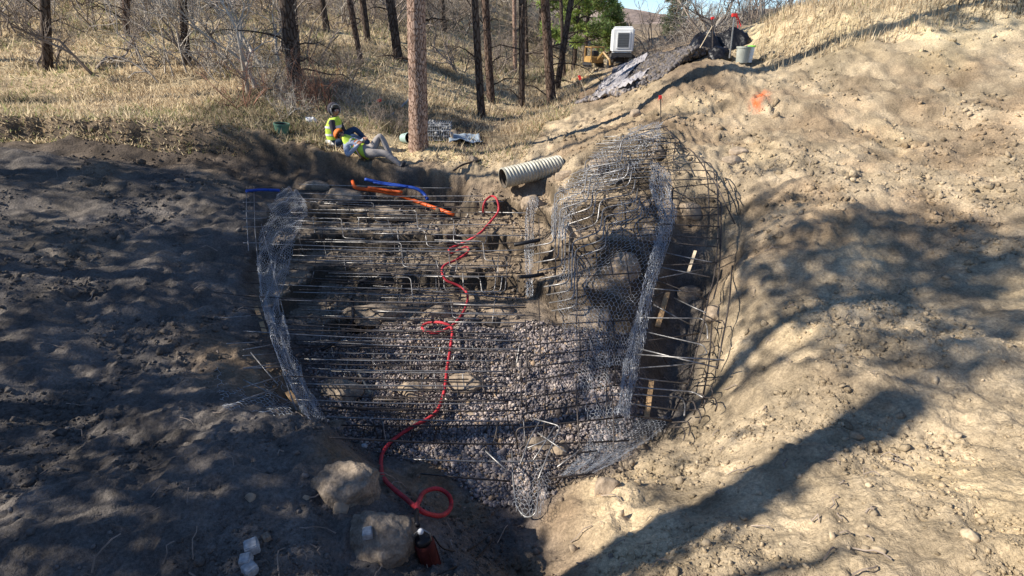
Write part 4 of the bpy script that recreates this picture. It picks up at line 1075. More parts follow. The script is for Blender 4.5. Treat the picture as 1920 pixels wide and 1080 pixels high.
# ------------------------------------------------------------------ hexagonal wire netting
def netting(name, rows, label, k=.06, cell=.072, r=.0027, fold=.03, nf=3, seed=0, layers=1, group='wire netting'):
    g = np.random.default_rng(seed)
    Lr = [near(a, b, k) for (a, b), _ in rows]; Rr = [near(c, d, k) for _, (c, d) in rows]
    Lr, Rr = catmull(Lr, 8), catmull(Rr, 8)
    nrow = len(Lr)
    seglen = np.linalg.norm(np.diff((Lr + Rr) / 2, axis=0), axis=1)
    cum = np.concatenate([[0], np.cumsum(seglen)])
    W = np.linalg.norm(Lr - Rr, axis=1)
    Wm = W.max() * (1.0 + fold * 4)
    L0 = Lr.mean(0)
    def surf(s, v, ph):            # s 0..1 across, v metres along
        t = np.interp(v, cum, np.arange(nrow)); i = np.clip(t.astype(int), 0, nrow - 2); f = (t - i)[:, None]
        a = Lr[i] * (1 - f) + Lr[i + 1] * f; b = Rr[i] * (1 - f) + Rr[i + 1] * f
        p = a + (b - a) * s[:, None]
        d = p / np.linalg.norm(p, axis=1)[:, None]
        off = fold * np.sin(s * nf * 6.28 + ph + v * 1.7) + .6 * fold * np.sin(v * 6.1 + ph * 2 + s * 4)
        out = p - d * (off[:, None])
        out[:, 2] += .5 * fold * np.sin(s * nf * 5 + v * 9 + ph)
        out += .022 * np.stack([NZ[3](s * 3 + ph, v, 2.3), NZ[4](s * 3 + ph, v, 2.9), NZ[5](s * 3, v + ph, 4.1)], 1)
        return out
    mb_V, mb_F, nb = [], [], 0
    for ly in range(layers):
        h = cell
        nx_, ny_ = max(2, int(Wm / h)), max(2, int(cum[-1] / (h * .87)))
        # honeycomb: nodes in two staggered families joined by three edges each
        E0, E1 = [], []
        for j in range(ny_):
            y0 = (j + .0) * h * .87 + g.uniform(-.2, .2) * 0
            for i in range(nx_ + 1):
                x0 = (i + .5 * (j % 2)) * h
                c = (x0, y0)
                d = (x0, y0 + h * .45)
                E0.append(c); E1.append(d)
                E0.append(d); E1.append((x0 - h * .5, y0 + h * .87))
                E0.append(d); E1.append((x0 + h * .5, y0 + h * .87))
        E0, E1 = np.array(E0), np.array(E1)
        keep = (E0[:, 0] >= 0) & (E1[:, 0] >= 0) & (E0[:, 0] <= Wm) & (E1[:, 0] <= Wm) & (E1[:, 1] < cum[-1]) & (g.random(len(E0)) > .02)
        E0, E1 = E0[keep], E1[keep]
        er = .07 * Wm * (1 + 1.0 * np.interp(E0[:, 1] * 3.1 + ly * 40 + seed * 9, np.arange(400), g.uniform(-1, 1, 400)))
        er2 = .07 * Wm * (1 + 1.0 * np.interp(E0[:, 1] * 2.3 + 150 + ly * 40, np.arange(400), g.uniform(-1, 1, 400)))
        kk = (E0[:, 0] > er) & (E0[:, 0] < Wm - er2)
        E0, E1 = E0[kk], E1[kk]
        ph = ly * 2.1 + seed
        wob = lambda q: q + .10 * h * np.stack([NZ[1](q[:, 0], q[:, 1], 23.), NZ[2](q[:, 0], q[:, 1], 23.)], 1) * 2
        E0, E1 = wob(E0), wob(E1)
        A0 = surf(E0[:, 0] / Wm, E0[:, 1], ph) ; A1 = surf(E1[:, 0] / Wm, E1[:, 1], ph)
        if ly: 
            dd = A0 / np.linalg.norm(A0, axis=1)[:, None] * .02; A0 = A0 + dd; A1 = A1 + dd
        T = A1 - A0; T /= np.linalg.norm(T, axis=1)[:, None] + 1e-9
        N = np.cross(T, np.array([.3, .9, .2])); N /= np.linalg.norm(N, axis=1)[:, None] + 1e-9
        Bn = np.cross(T, N)
        ring = [(math.cos(a), math.sin(a)) for a in (0, 2.094, 4.189)]
        Vv = np.stack([A0 + r * (c * N + s_ * Bn) for c, s_ in ring] + [A1 + r * (c * N + s_ * Bn) for c, s_ in ring], 1)
        n = len(A0)
        b = (np.arange(n) * 6)[:, None]
        Ff = np.concatenate([b + np.array([[0, 1, 4, 3]]), b + np.array([[1, 2, 5, 4]]), b + np.array([[2, 0, 3, 5]])])
        mb_V.append(Vv.reshape(-1, 3)); mb_F.append(Ff + nb); nb += n * 6
    V_ = np.concatenate(mb_V) - L0
    o = link_mesh(name, np_mesh(name, V_, np.concatenate(mb_F)), M['wire'])
    o.location = L0
    return tag(o, label, 'wire mesh', group)
netting('wire_netting', [((527,350),(560,356)),((505,378),(585,392)),((485,430),(565,445)),((480,500),(540,520)),((487,560),(528,568)),((500,620),(538,625)),((515,670),(555,672)),((538,730),(587,735)),((572,788),(626,796))],
        'crumpled chicken wire curtain hanging down the left edge of the pit', k=.07, seed=1, fold=.045, cell=.052, r=.0023)
netting('wire_netting', [((1222,300),(1264,328)),((1214,345),(1263,365)),((1233,400),(1270,400)),((1228,440),(1256,450)),((1212,500),(1240,505)),((1198,560),(1226,560)),((1183,620),(1215,620)),((1170,680),(1202,680)),((1160,740),(1188,745)),((1148,778),(1180,788))],
        'bunched chicken wire running down beside the outer bar cage', k=.085, seed=2, layers=2, fold=.04, nf=2)
netting('wire_netting', [((1160,372),(1252,370)),((1130,430),(1250,430)),((1085,500),(1232,500)),((1080,560),(1216,560)),((1100,620),(1200,630)),((1125,690),(1180,690))],
        'open veil of chicken wire over the pale boulder on the right flank', k=.06, seed=3, fold=.03)
netting('wire_netting', [((1185,240),(1250,226)),((1150,262),(1240,262)),((1115,282),(1225,292)),((1092,312),(1190,330)),((1040,347),(1130,365)),((1035,390),(1080,400)),((1035,452),(1058,455))],
        'chicken wire draped over the top steps of the right flank', k=.055, r=.0030, cell=.075, seed=4, fold=.03)
netting('wire_netting', [((985,365),(1014,372)),((982,420),(1002,425)),((983,500),(1001,505)),((985,558),(998,560))],
        'narrow strip of chicken wire hanging beside the black drain stubs', k=.055, seed=5, fold=.02, nf=1, cell=.05)
netting('wire_netting', [((1105,782),(1262,780)),((1090,820),(1245,812)),((1080,852),(1200,842)),((1045,892),(1125,882))],
        'sheet of chicken wire lying on the slope at the lower right of the pit', k=.03, seed=6, fold=.02, cell=.05, r=.0018, layers=2)
netting('wire_netting', [((953,866),(1042,864)),((958,905),(1036,905)),((964,945),(1022,940)),((980,974),(1008,974))],
        'pouch of chicken wire hanging at the lowest point of the pit', k=.06, seed=7, fold=.03, cell=.05, r=.0017)
netting('wire_netting', [((400,690),(545,715)),((400,730),(560,750)),((400,765),(575,795))],
        'trampled chicken wire on the dirt left of the hanging curtain', k=.015, seed=8, fold=.03)

netting('wire_netting', [((1045,480),(1120,470)),((1040,560),(1100,555)),((1060,640),(1130,640)),((1080,720),(1160,715)),((1100,790),(1170,780))],
        'thin chicken wire running down the front of the right flank to the gravel', k=.05, seed=9, fold=.03, cell=.055, r=.0018)
# ------------------------------------------------------------------ boulders
import bmesh
def boulder(px, py, w, h, m, label, seed, k=-.01, name='boulder', group='boulders in and around the pit', sub=3, facets=14, cat='boulder', lump=.10, deep=.8):
    g = np.random.default_rng(seed)
    c = hit(px, py)
    dep = c[1] * math.cos(PITCH) - c[2] * math.sin(PITCH)
    sx, sz = w * dep / FPX / 2, h * dep / FPX / 2
    bm = bmesh.new(); bmesh.ops.create_icosphere(bm, subdivisions=sub, radius=1)
    V = np.array([v.co for v in bm.verts])
    for _ in range(facets):
        n = g.normal(size=3); n /= np.linalg.norm(n); d = g.uniform(.62, .95)
        e = V @ n - d
        V = V - np.outer(np.maximum(e, 0), n) * .88
    N3 = NZ[seed % 8]
    V *= (1 + lump * N3(V[:, 0] + V[:, 2] * .7, V[:, 1] - V[:, 2] * .5, 2.1) + lump * .5 * N3(V[:, 0] - V[:, 2], V[:, 1] + V[:, 0], 6.3) + lump * .25 * N3(V[:, 0] + V[:, 1], V[:, 2], 15))[:, None]
    V *= np.array([sx, (sx + sz) / 2 * deep, sz]) * 1.08
    a = g.uniform(-.15, .15)
    Rz = np.array([[math.cos(a), -math.sin(a), 0], [math.sin(a), math.cos(a), 0], [0, 0, 1]])
    V = V @ Rz.T
    for v, p in zip(bm.verts, V): v.co = p
    me = bpy.data.meshes.new(name); bm.to_mesh(me); bm.free()
    if sub >= 3: me.polygons.foreach_set('use_smooth', [True] * len(me.polygons))
    o = link_mesh(name, me, M[m]); o.location = c * (1 - k)
    return tag(o, label, cat, group)
bo1 = boulder(655, 915, 128, 88, 'rock', 'large rounded boulder at the lower left, behind the one carrying the cube', 41, k=.01, sub=5, facets=10)
bo2 = boulder(718, 1008, 122, 112, 'rock', 'large boulder at the bottom left carrying a small pale concrete cube', 42, k=.02, sub=5, facets=12)
for j, (px, py, w, h, m, lab) in enumerate([
    (873, 724, 86, 44, 'rock_pale', 'long sunlit sandstone slab set in the gravel right of the hose'),
    (778, 738, 74, 44, 'rock_pale', 'brown boulder set in the gravel just left of the hose'),
    (880, 778, 54, 18, 'rock_pale', 'flat stone in the gravel below the long sandstone slab'),
    (640, 742, 90, 66, 'rock', 'dark boulder behind the foot of the left wire curtain'),
    (690, 738, 40, 24, 'rock_pale', 'pale split stone beside the dark boulder at the pit left'),
    (1168, 505, 66, 70, 'rock_pale', 'big pale boulder with an orange tinge under the wire veil'),
    (1052, 846, 40, 46, 'rock_pale', 'tan boulder behind the crossed bars at the lower centre'),
    (1012, 838, 56, 40, 'rock', 'grey boulder under the crossed bars at the lower centre'),
    (1296, 398, 54, 38, 'rock_pale', 'sandy boulder inside the upper part of the outer cage'),
    (1232, 288, 30, 40, 'rock', 'upright grey stone beneath the top of the wire drape'),
    (640, 372, 80, 36, 'rock', 'dark boulder on the top bench left of the orange pipe'),
    (720, 402, 90, 30, 'rock', 'long grey boulder on the second bench'),
    (590, 352, 60, 26, 'rock', 'grey boulder below the lip at the far left of the pit'),
    (700, 590, 110, 44, 'rock', 'long dark rock ledge left of the hose loop'),
    (820, 590, 60, 36, 'rock_pale', 'brown rock just above the hose loop'),
    (935, 585, 60, 30, 'rock_pale', 'broken tan rock right of the hose at mid pit'),
    (1000, 385, 50, 36, 'rock_pale', 'pale rock below the corrugated pipe'),
    (1060, 330, 40, 26, 'rock_pale', 'tan rock at the buried end of the corrugated pipe'),
    (1138, 915, 52, 40, 'rock_pale', 'pale block of earth at the rim of the lower right slope'),
    (1385, 285, 46, 20, 'rock_pale', 'flat clod of sandstone lying on the right bank'),
    (1372, 302, 40, 20, 'rock_pale', 'flat clod just below the other on the right bank'),
    (1190, 218, 24, 30, 'rock_pale', 'brown upright clod at the top left of the right bank'),
    (562, 772, 40, 40, 'rock', 'small dark stone at the foot of the wire curtain'),
    (630, 800, 40, 34, 'rock', 'shaded stone below the foot of the wire curtain'),
    (682, 838, 15, 14, 'block', 'small white stone on dark soil above the lower left boulders'),
    (470, 936, 24, 26, 'rock_pale', 'pale stone at the left edge beside the dark soil'),
    (575, 935, 18, 16, 'rock_pale', 'pale stone left of the large rounded boulder'),
    (640, 955, 30, 34, 'rock_pale', 'ruddy stone wedged between the two large boulders'),
    (500, 1012, 16, 14, 'rock', 'small grey stone above the concrete cubes'),
    (1145, 1045, 14, 16, 'rock', 'small stone on the slope at the bottom right'),
    (885, 300, 26, 18, 'rock', 'dark stone in the gully mouth'), (1290, 560, 50, 60, 'rock', 'shaded boulder deep in the trench'), (1340, 590, 50, 34, 'rock_pale', 'broken pale rubble at the trench edge'),
    (1110, 600, 90, 60, 'rock', 'dark boulder below the wire veil'), (1215, 440, 50, 44, 'rock', 'grey boulder right of the pale one under the veil'),
    (1075, 440, 46, 60, 'rock_pale', 'tan rock face under the stair bars'), (1130, 310, 50, 34, 'rock_pale', 'sunlit rock under the upper stair bars')]):
    boulder(px, py, w, h, m, lab, 500 + j, k=-.004, sub=4 if w > 60 else 3)
X, Y, g2 = ring_sample(420, 77)
k_ = (np.abs(X) < 6) & ~((Y > 10.8) & (X < 1))
X, Y = X[k_], Y[k_]
tag(scatter_stones('loose_stones', X, Y, g2.gamma(2.2, .009, len(X)) + .008, np.clip(col_at(X, Y) * g2.uniform(.8, 1.4, (len(X), 1)) + .015, 0, .7), M['stone_attr'], sink=.38, rough=.4, seed=9), 'loose stones lying about on the earth', 'stones', kind='stuff')
# litter and rubble on benches
def on_bvh(px, py, obs, default=None):
    d = Vector(ray(px, py)); best = None
    for o in obs:
        me = o.data
        b = BVHTree.FromPolygons([v.co + o.location for v in me.vertices], [tuple(p.vertices) for p in me.polygons])
        r_ = b.ray_cast(Vector((0, 0, 0)), d.normalized())
        if r_[0] is not None and (best is None or r_[0].length < best.length): best = r_[0]
    return np.array(best) if best is not None else hit(px, py)

def block(px, py, size, label, rz=.3, obs=(), tilt=.15, m='block', sz=None):
    c = on_bvh(px, py, obs)
    bm = bmesh.new(); bmesh.ops.create_cube(bm, size=1)
    sx = sz or (size, size, size * .9)
    for v in bm.verts: v.co = Vector((v.co.x * sx[0], v.co.y * sx[1], v.co.z * sx[2])) * (.9 if v.co.z > 0 else 1)
    bmesh.ops.bevel(bm, geom=bm.edges[:], offset=size * .07, segments=2, affect='EDGES')
    me = bpy.data.meshes.new('concrete_cube'); bm.to_mesh(me); bm.free()
    o = link_mesh('concrete_cube', me, M[m]); o.location = Vector(c) + Vector((0, 0, size * .3))
    o.rotation_euler = (tilt, -tilt * .5, rz)
    return tag(o, label, 'concrete cube', 'concrete spacer cubes')
block(690, 1003, .068, 'pale concrete cube sitting on top of the big boulder', .15, (bo1, bo2))
block(473, 1030, .085, 'pale concrete cube at the left edge, upper of the group', .5, tilt=.1)
block(462, 1054, .07, 'small concrete cube just below the upper one at the left edge', .2)
block(470, 1072, .08, 'bluish concrete cube lowest at the left edge', .9)
block(500, 1010, .05, 'small broken grey cube right of the group at the left edge', .7, m='rock')

# ------------------------------------------------------------------ hose, pump, pipes
HP = [(905,398,.02),(908,380,.03),(921,368,.04),(932,374,.04),(935,394,.035),(921,414,.035),(896,440,.035),(864,457,.03),(843,467,.03),(849,474,.03),(874,463,.035),(878,472,.035),(856,487,.03),(834,497,.03),(829,511,.03),(838,526,.03),(861,536,.03),(875,548,.035),(876,565,.035),(867,588,.035),(848,610,.035),(822,623,.03),(798,621,.03),(792,612,.03),(806,605,.035),(832,606,.04),(848,618,.04),(845,650,.035),(838,692,.03),(832,738,.03),(815,775,.03),(770,802,.025),(730,830,.02),(716,856,.02),(717,888,.02),(735,914,.03),(763,938,.04),(781,950,.05),(800,962,.05),(830,966,.05),(846,950,.05),(843,930,.06),(822,917,.06),(798,922,.065),(784,942,.07),(782,962,.07),(784,985,.06)]
hp = catmull([near(p[0], p[1], p[2] * (.8 if p[1] < 900 else .95)) for p in HP], 7)
hp += np.stack([NZ[2](hp[:, 0], hp[:, 1], 5), NZ[3](hp[:, 0], hp[:, 1], 5), 0 * hp[:, 0]], 1) * .006
L = hp[len(hp) // 2]
root = tag(empty('hose', L), 'red discharge hose winding down the pit with two loops', 'hose')
mb = MB(); mb.tube(hp[:-9] - L, .0185, 10); mb.build('hose_tube', M['hose'], root, smooth=True)
mb = MB(); mb.tube(hp[-10:] - L, .017, 10); mb.build('hose_coupling', M['black'], root, smooth=True)

def tube_thing(name, pts, r, m, label, cat, k=.02, n=10, group=None, bore=None):
    P = catmull([near(p[0], p[1], p[2] if len(p) > 2 else k) for p in pts], 6)
    L = P[0].copy()
    mb = MB(); mb.tube(P - L, r, n, caps=True)
    o = mb.build(name, M[m], smooth=False)
    o.data.polygons.foreach_set('use_smooth', [len(p.vertices) == 4 for p in o.data.polygons])
    o.location = L
    return tag(o, label, cat, group)
tube_thing('drain_pipe', [(964,459,.07),(985,455,.06),(1012,450,.05)], .030, 'black', 'upper black plastic drain stub beside the narrow wire strip', 'pipe', group='black drain stubs')
tube_thing('drain_pipe', [(974,519,.07),(995,518,.06),(1018,514,.05)], .028, 'black', 'lower black plastic drain stub beside the narrow wire strip', 'pipe', group='black drain stubs')
tube_thing('drain_pipe', [(604,656,.05),(632,638,.05),(655,612,.045),(662,592,.04),(660,562,.03)], .024, 'black', 'bent black plastic pipe ending above the gravel at the left', 'pipe', group='black drain stubs')
tube_thing('drain_pipe', [(672,530,.03),(690,522,.03)], .03, 'black', 'short black pipe stub in the shaded benches', 'pipe', group='black drain stubs')
tube_thing('orange_conduit', [(661,340,.04),(668,352,.04),(700,357,.035),(740,364,.03),(790,381,.03),(850,402,.02)], .034, 'orange', 'orange corrugated conduit lying across the top benches', 'pipe')
tube_thing('orange_sleeve', [(690,352,.045),(720,356,.04),(754,360,.04)], .026, 'orange', 'short orange sleeve above the long orange conduit', 'pipe')
tube_thing('blue_pipe', [(684,336,.045),(715,343,.04),(750,348,.04),(778,353,.04),(793,362,.035),(802,374,.03)], .030, 'blue', 'blue plastic pipe curving above the orange conduit', 'pipe')
tube_thing('blue_pipe', [(700,342,.06),(730,347,.06),(765,350,.06)], .016, 'blue', 'thinner blue line lying on the curved blue pipe', 'pipe')
tube_thing('blue_pipe', [(462,358,.05),(490,356,.05),(525,357,.05)], .026, 'blue', 'short blue pipe among the bars at the left edge', 'pipe')
tube_thing('dead_branch', [(905,300,.0),(870,308,.01),(850,320,.01)], .02, 'bark_dark', 'dark root poking from the bank left of the corrugated pipe', 'branch', k=.01, n=6)

# pump
pb = hit(806, 1052)
root = tag(empty('sump_pump', pb), 'dark red submersible pump standing at the bottom end of the hose', 'pump'); root.scale = (1.15, 1.15, 1.2)
ax = Vector((-.14, -.05, 1)).normalized()
mb = MB(); mb.lathe([(.0, -.06), (.055, -.06), (.060, -.04), (.060, .15), (.056, .165), (.045, .175), (0, .175)], axis=ax, n=28); mb.build('housing', M['pump'], root, smooth=False).data.polygons.foreach_set('use_smooth', [True] * 168)
mb = MB(); mb.lathe([(.0, .17), (.048, .172), (.05, .19), (.04, .205), (.02, .21), (.018, .245), (0, .245)], axis=ax, n=24); mb.build('cap', M['black'], root, smooth=True)
mb = MB(); mb.lathe([(.0, .24), (.014, .24), (.017, .25), (.015, .262), (.009, .268), (0, .268)], axis=ax, n=18); mb.build('fitting', M['whitebag'], root, smooth=True)
mb = MB()
for a in range(6):
    t = a * 1.047; q = Vector((0, 0, 1)).rotation_difference(ax).to_matrix()
    mb.tube([q @ Vector((.061 * math.cos(t), .061 * math.sin(t), -.03)), q @ Vector((.061 * math.cos(t), .061 * math.sin(t), .14))], .004, 5)
o = mb.build('ribs', M['pump'], root); o['kind'] = 'stuff'
mb = MB(); q = Vector((0, 0, 1)).rotation_difference(ax).to_matrix()
mb.tube([q @ Vector(p) for p in [(.045, 0, .17), (.05, 0, .23), (.0, .02, .255), (-.05, 0, .23), (-.045, 0, .17)]], .005, 6); mb.build('handle', M['rebar_grey'], root, smooth=True)
tube_thing('power_cable', [(812,1005,.04),(835,1030,.02),(880,1030,.01),(925,1000,.01),(900,1040,.01),(850,1065,.01),(820,1078,.01)], .006, 'black', 'thin black cable trailing from the pump over the mud', 'cable', n=6)

# corrugated culvert
a_, b_ = P3(943, 334, 9.62), P3(1050, 309, 10.15)
axv = (b_ - a_); Lc = np.linalg.norm(axv); axv = axv / Lc
root = tag(empty('culvert_pipe', a_), 'corrugated metal culvert pipe jutting from the bank at the head of the pit', 'pipe')
rc = .178
prof = []
z = 0.0
prof.append((rc - .012, -.002)); prof.append((rc + .006, 0.0))
while z < Lc:
    prof.append((rc + .011 * math.sin(z / .066 * 2 * math.pi), z)); z += .066 / 8
mb = MB(); mb.lathe(prof, axis=axv, n=40); mb.build('corrugated_wall', M['culvert'], root, smooth=True)
mb = MB(); mb.lathe([(rc - .012, -.002)] + [(rc - .014 + .008 * math.sin(z_ / .066 * 6.283), z_) for z_ in np.arange(0.0, Lc, .011)] + [(0, Lc - .1)], axis=axv, n=36); mb.build('bore', M['inside'], root, smooth=True)

# boards
def board(p0, p1, w, th, label, m='wood', k0=.04, k1=.02):
    a, b = near(*p0, k0), near(*p1, k1)
    L = (a + b) / 2; d = Vector(b - a); ln = d.length
    q = d.to_track_quat('Z', 'Y').to_matrix()
    mb = MB(); mb.box((0, 0, 0), (w, th, ln), q)
    o = mb.build('board', M[m]); o.location = L
    return tag(o, label, 'board', 'loose boards in the pit')
board((1222,712), (1212,785), .06, .018, 'sunlit orange brown board standing in the bottom of the trench')
board((1252,548), (1233,612), .07, .02, 'weathered board leaning in the shaded trench', k0=.03)
board((1304,470), (1290,512), .04, .012, 'thin yellowish lath tied to the outer cage', 'stake', k0=.08, k1=.08)
board((540,735), (572,778), .06, .02, 'brown board lying at the foot of the left wire curtain', k0=.02)
board((480,575), (497,625), .05, .02, 'brown board leaning behind the left wire curtain', k0=.02)
board((672,700), (694,736), .02, .012, 'split pale lath on the gravel at the left', 'stake', k0=.015, k1=.01)
board((1216,282), (1240,292), .05, .02, 'board across the top of the outer cage')

# ------------------------------------------------------------------ stakes and ribbons
def stake(px, py, pyt, pxt, r, m, label, flag=None, tip=None, flagsize=.07, Y=None, name='survey_stake', fm='flag'):
    b = hit(px, py) if Y is None else P3(px, py, Y)
    d = ray(pxt, pyt); t = d * (b[1] / d[1])
    root = tag(empty(name, b), label, 'stake', 'survey stakes')
    mb = MB()
    if m == 'stake':
        q = Vector(t - b).to_track_quat('Z', 'Y').to_matrix(); ln = np.linalg.norm(t - b) + .15
        mb.box((t - b) / 2 - (t - b) / ln * .07, (r * 2.4, r, ln), q)
    else:
        mb.tube([(0, 0, -.1), (t - b) * .5, t - b], r, 8)
    mb.build('rod', M[m], root)
    if flag:
        mb = MB(); c = t - b
        for k, (dx, dz) in enumerate(flag):
            P = [c, c + np.array([dx * .4, -.01, dz * .2 + .01]), c + np.array([dx * .8, .01, dz * .6]), c + np.array([dx, -.01, dz])]
            for u, v in zip(P[:-1], P[1:]):
                w_ = flagsize * .2
                mb.add([u + np.array([0, 0, -w_]), u + np.array([0, 0, w_]), v + np.array([0, 0, w_]), v + np.array([0, 0, -w_])], [(0, 1, 2, 3)])
                mb.add([u + np.array([0, .004, -w_]), u + np.array([0, .004, w_]), v + np.array([0, .004, w_]), v + np.array([0, .004, -w_])], [(3, 2, 1, 0)])
        mb.build('ribbon', M[fm], root)
    if tip:
        mb = MB(); q = Vector(t - b).to_track_quat('Z', 'Y').to_matrix()
        e = (t - b); e = e / np.linalg.norm(e)
        mb.box((t - b) - e * tip[0], (tip[1], tip[1], tip[2]), q); mb.build('painted_tip', M[fm], root)
    return root
stake(1240, 228, 180, 1238, .011, 'rebar', 'steel pin with red cap and ribbon at the very top of the wire drape', flag=[(.05, -.10), (-.04, -.14)], tip=(.02, .05, .06))
stake(1337, 88, 32, 1336, .016, 'rebar', 'dark stake with orange tip left of the flagged one, near the black bags', tip=(.02, .06, .05), Y=14)
stake(1318, 80, 50, 1335, .010, 'stake', 'pale lath propped diagonally against the dark stake', Y=14)
stake(1369, 100, 28, 1377, .018, 'rebar_grey', 'tall stake with a red flag fluttering to the right', flag=[(.18, -.22), (.12, -.25), (.15, -.17)], tip=(.0, .09, .06), flagsize=.11, Y=13.3)
stake(1103, 190, 140, 1085, .020, 'stake', 'leaning pale lath with a red band on the slope below the generator', tip=(.08, .065, .12))
stake(848, 178, 148, 844, .016, 'stake', 'short pale lath standing in the grass right of the big trunk')
stake(600, 186, 156, 601, .010, 'stake', 'lath with orange ribbon in the brush above the hooded worker', flag=[(.08, -.3), (-.05, -.35)], flagsize=.16, fm='hi_orange')
stake(716, 200, 188, 716, .010, 'stake', 'low lath with red flag in the shade left of the big trunk', flag=[(-.14, -.03)], flagsize=.2)

# ------------------------------------------------------------------ pails, sack, tarp, basket
def pail(px, py, r, h, m, label, axis=(0, 0, 1), lift=0., inner='black', name='pail', lid=None):
    b = hit(px, py) + np.array([0, 0, lift])
    root = tag(empty(name, b), label, 'bucket', 'pails on the site')
    mb = MB(); mb.lathe([(0, 0), (r * .82, 0), (r * .84, .01), (r, h), (r * 1.04, h), (r * 1.04, h - .03), (r * 1.06, h - .03), (r * 1.06, h + .004), (r * .97, h + .004), (r * .95, h - .01)], axis=axis, n=26); mb.build('body', M[m], root, smooth=False)
    mb = MB(); mb.lathe([(r * .95, h - .01), (r * .8, .02), (0, .02)], axis=axis, n=26); mb.build('inside', M[inner], root)
    mb = MB(); q = Vector((0, 0, 1)).rotation_difference(Vector(axis)).to_matrix()
    mb.tube([q @ Vector((r * 1.06 * math.cos(t), -r * .3 * math.sin(t) - .0, h - .03 - r * .75 * math.sin(t))) for t in np.linspace(0, math.pi, 12)], .004, 5); mb.build('handle', M['rebar_grey'], root)
    if lid:
        mb = MB(); mb.lathe([(0, h + .02), (r * 1.0, h + .02), (r * 1.1, h + .012), (r * 1.1, h - .02), (r * 1.07, h - .02)], axis=axis, n=26); mb.build('lid', M[lid], root)
    return root
pail(529, 252, .15, .22, 'green', 'dark green pail standing on the lip of the bank at the left', axis=(.12, .0, 1))
pail(756, 268, .115, .22, 'pale_green', 'pale green bucket tipped on its side against the big trunk', axis=(.75, -.62, .12), lift=.10)
pail(1390, 118, .15, .34, 'grey_pail', 'dusty grey pail beside the black bags on the right bank')
b = hit(1404, 117)
root = tag(empty('cup_stack', b), 'white round container with a lime green lid beside the grey pail', 'container')
mb = MB(); mb.lathe([(0, 0), (.062, 0), (.064, .06), (.070, .065), (.066, .14), (.074, .145), (.070, .22), (.078, .225), (.075, .33), (.0, .33)], n=24); mb.build('body', M['white'], root, smooth=False)
mb = MB(); mb.lathe([(0, .36), (.09, .355), (.10, .34), (.10, .325), (.07, .325)], n=24); mb.build('lid', M['lime'], root)
def lump(px, py, w, h, m, label, seed, name, cat, group=None, peak=0., facets=8, k=0., deep=.8):
    o = boulder(px, py, w, h, m, label, seed, k=k, name=name, cat=cat, group=group, sub=4, facets=facets, lump=.16, deep=deep)
    if peak:
        for v in o.data.vertices:
            z = v.co.z; hz = max(abs(u.co.z) for u in list(o.data.vertices)[:12]) or .3
            if z > 0:
                f = 1 - peak * min(1, z / (hz * 1.3)); v.co.x *= f; v.co.y *= f
    return o
lump(1320, 104, 78, 84, 'bag', 'black plastic covered heap coming to a peak, left of the other one', 601, 'black_bag', 'bag', 'black bags on the right bank', peak=.55)
lump(1376, 88, 70, 66, 'bag', 'black plastic covered heap with a sloping top behind the flagged stake', 602, 'black_bag', 'bag', 'black bags on the right bank', peak=.15)
lump(1348, 108, 44, 36, 'bag', 'low dark fold of sheeting between the two black heaps', 603, 'black_bag', 'bag', 'black bags on the right bank', peak=.2)
lump(583, 228, 21, 20, 'whitebag', 'round white sack lying on the dry grass left of the workers', 604, 'sack', 'sack')
# grey tarp by the gully
def cloth(pts, m, name, label, cat, n=26, amp=.03, seed=1, th=.01):
    c = [hit(*p) for p in pts]; L = sum(c) / 4
    u, v = np.meshgrid(np.linspace(0, 1, n), np.linspace(0, 1, n))
    P = ((1-u)*(1-v))[..., None]*c[0] + (u*(1-v))[..., None]*c[1] + (u*v)[..., None]*c[2] + ((1-u)*v)[..., None]*c[3]
    zt = H(P[..., 0], P[..., 1]) + .03 + amp * (1 + NZ[seed](P[..., 0], P[..., 1], 3.) + .5 * NZ[seed](P[..., 0], P[..., 1], 8.))
    P[..., 2] = zt; P = P.reshape(-1, 3) - L
    i = (np.arange(n - 1)[:, None] * n + np.arange(n - 1)[None]).ravel()
    me = np_mesh(name, P, np.stack([i, i + 1, i + n + 1, i + n], -1), smooth=True)
    o = link_mesh(name, me, M[m]); o.location = L
    md = o.modifiers.new('thickness', 'SOLIDIFY'); md.thickness = th
    return tag(o, label, cat)
cloth([(842,272),(905,270),(898,257),(846,259)], 'tarp', 'tarp', 'grey blue tarp spread on the ground by the gully', 'tarp', amp=.05)
# grey wire basket of stones
L = hit(822, 262)
root = tag(empty('gabion_basket', L), 'grey wire basket packed with stones right of the big trunk', 'gabion basket')
mb = MB(); W_, D_, H_ = .62, .4, .40
for i in range(13):
    x = -W_ / 2 + W_ * i / 12
    mb.tube([(x, -D_ / 2, 0), (x + .01, -D_ / 2, H_), (x, D_ / 2, H_)], .007, 4)
for z in (0.02, .12, .24, .34, .4):
    mb.tube([(-W_ / 2, -D_ / 2 - .008, z), (W_ / 2, -D_ / 2 - .008, z), (W_ / 2, D_ / 2, z)], .006, 4)
mb.build('basket_wire', M['wire'], root)['kind'] = 'stuff'
gg = np.random.default_rng(3)
Xs, Ys = gg.uniform(-W_ / 2, W_ / 2, 140) + L[0], gg.uniform(-D_ / 2, D_ / 2, 140) + L[1]
o = scatter_stones('stones', Xs, Ys, gg.uniform(.04, .07, 140), np.full((140, 3), .25) * gg.uniform(.7, 1.4, (140, 1)), M['stone_attr'], zoff=gg.uniform(0, .34, 140), rough=.25, seed=12)
for v in o.data.vertices: v.co = v.co - Vector(L)
o.parent = root; o['kind'] = 'stuff'
for (px, py, w) in [(800, 252, 20), (852, 252, 22), (838, 262, 18)]:
    boulder(px, py, w, w * .7, 'rock', {20: 'grey stone left of the wire basket', 22: 'grey stone right of the wire basket', 18: 'small grey stone between basket and tarp'}[w], 700 + w, k=0)
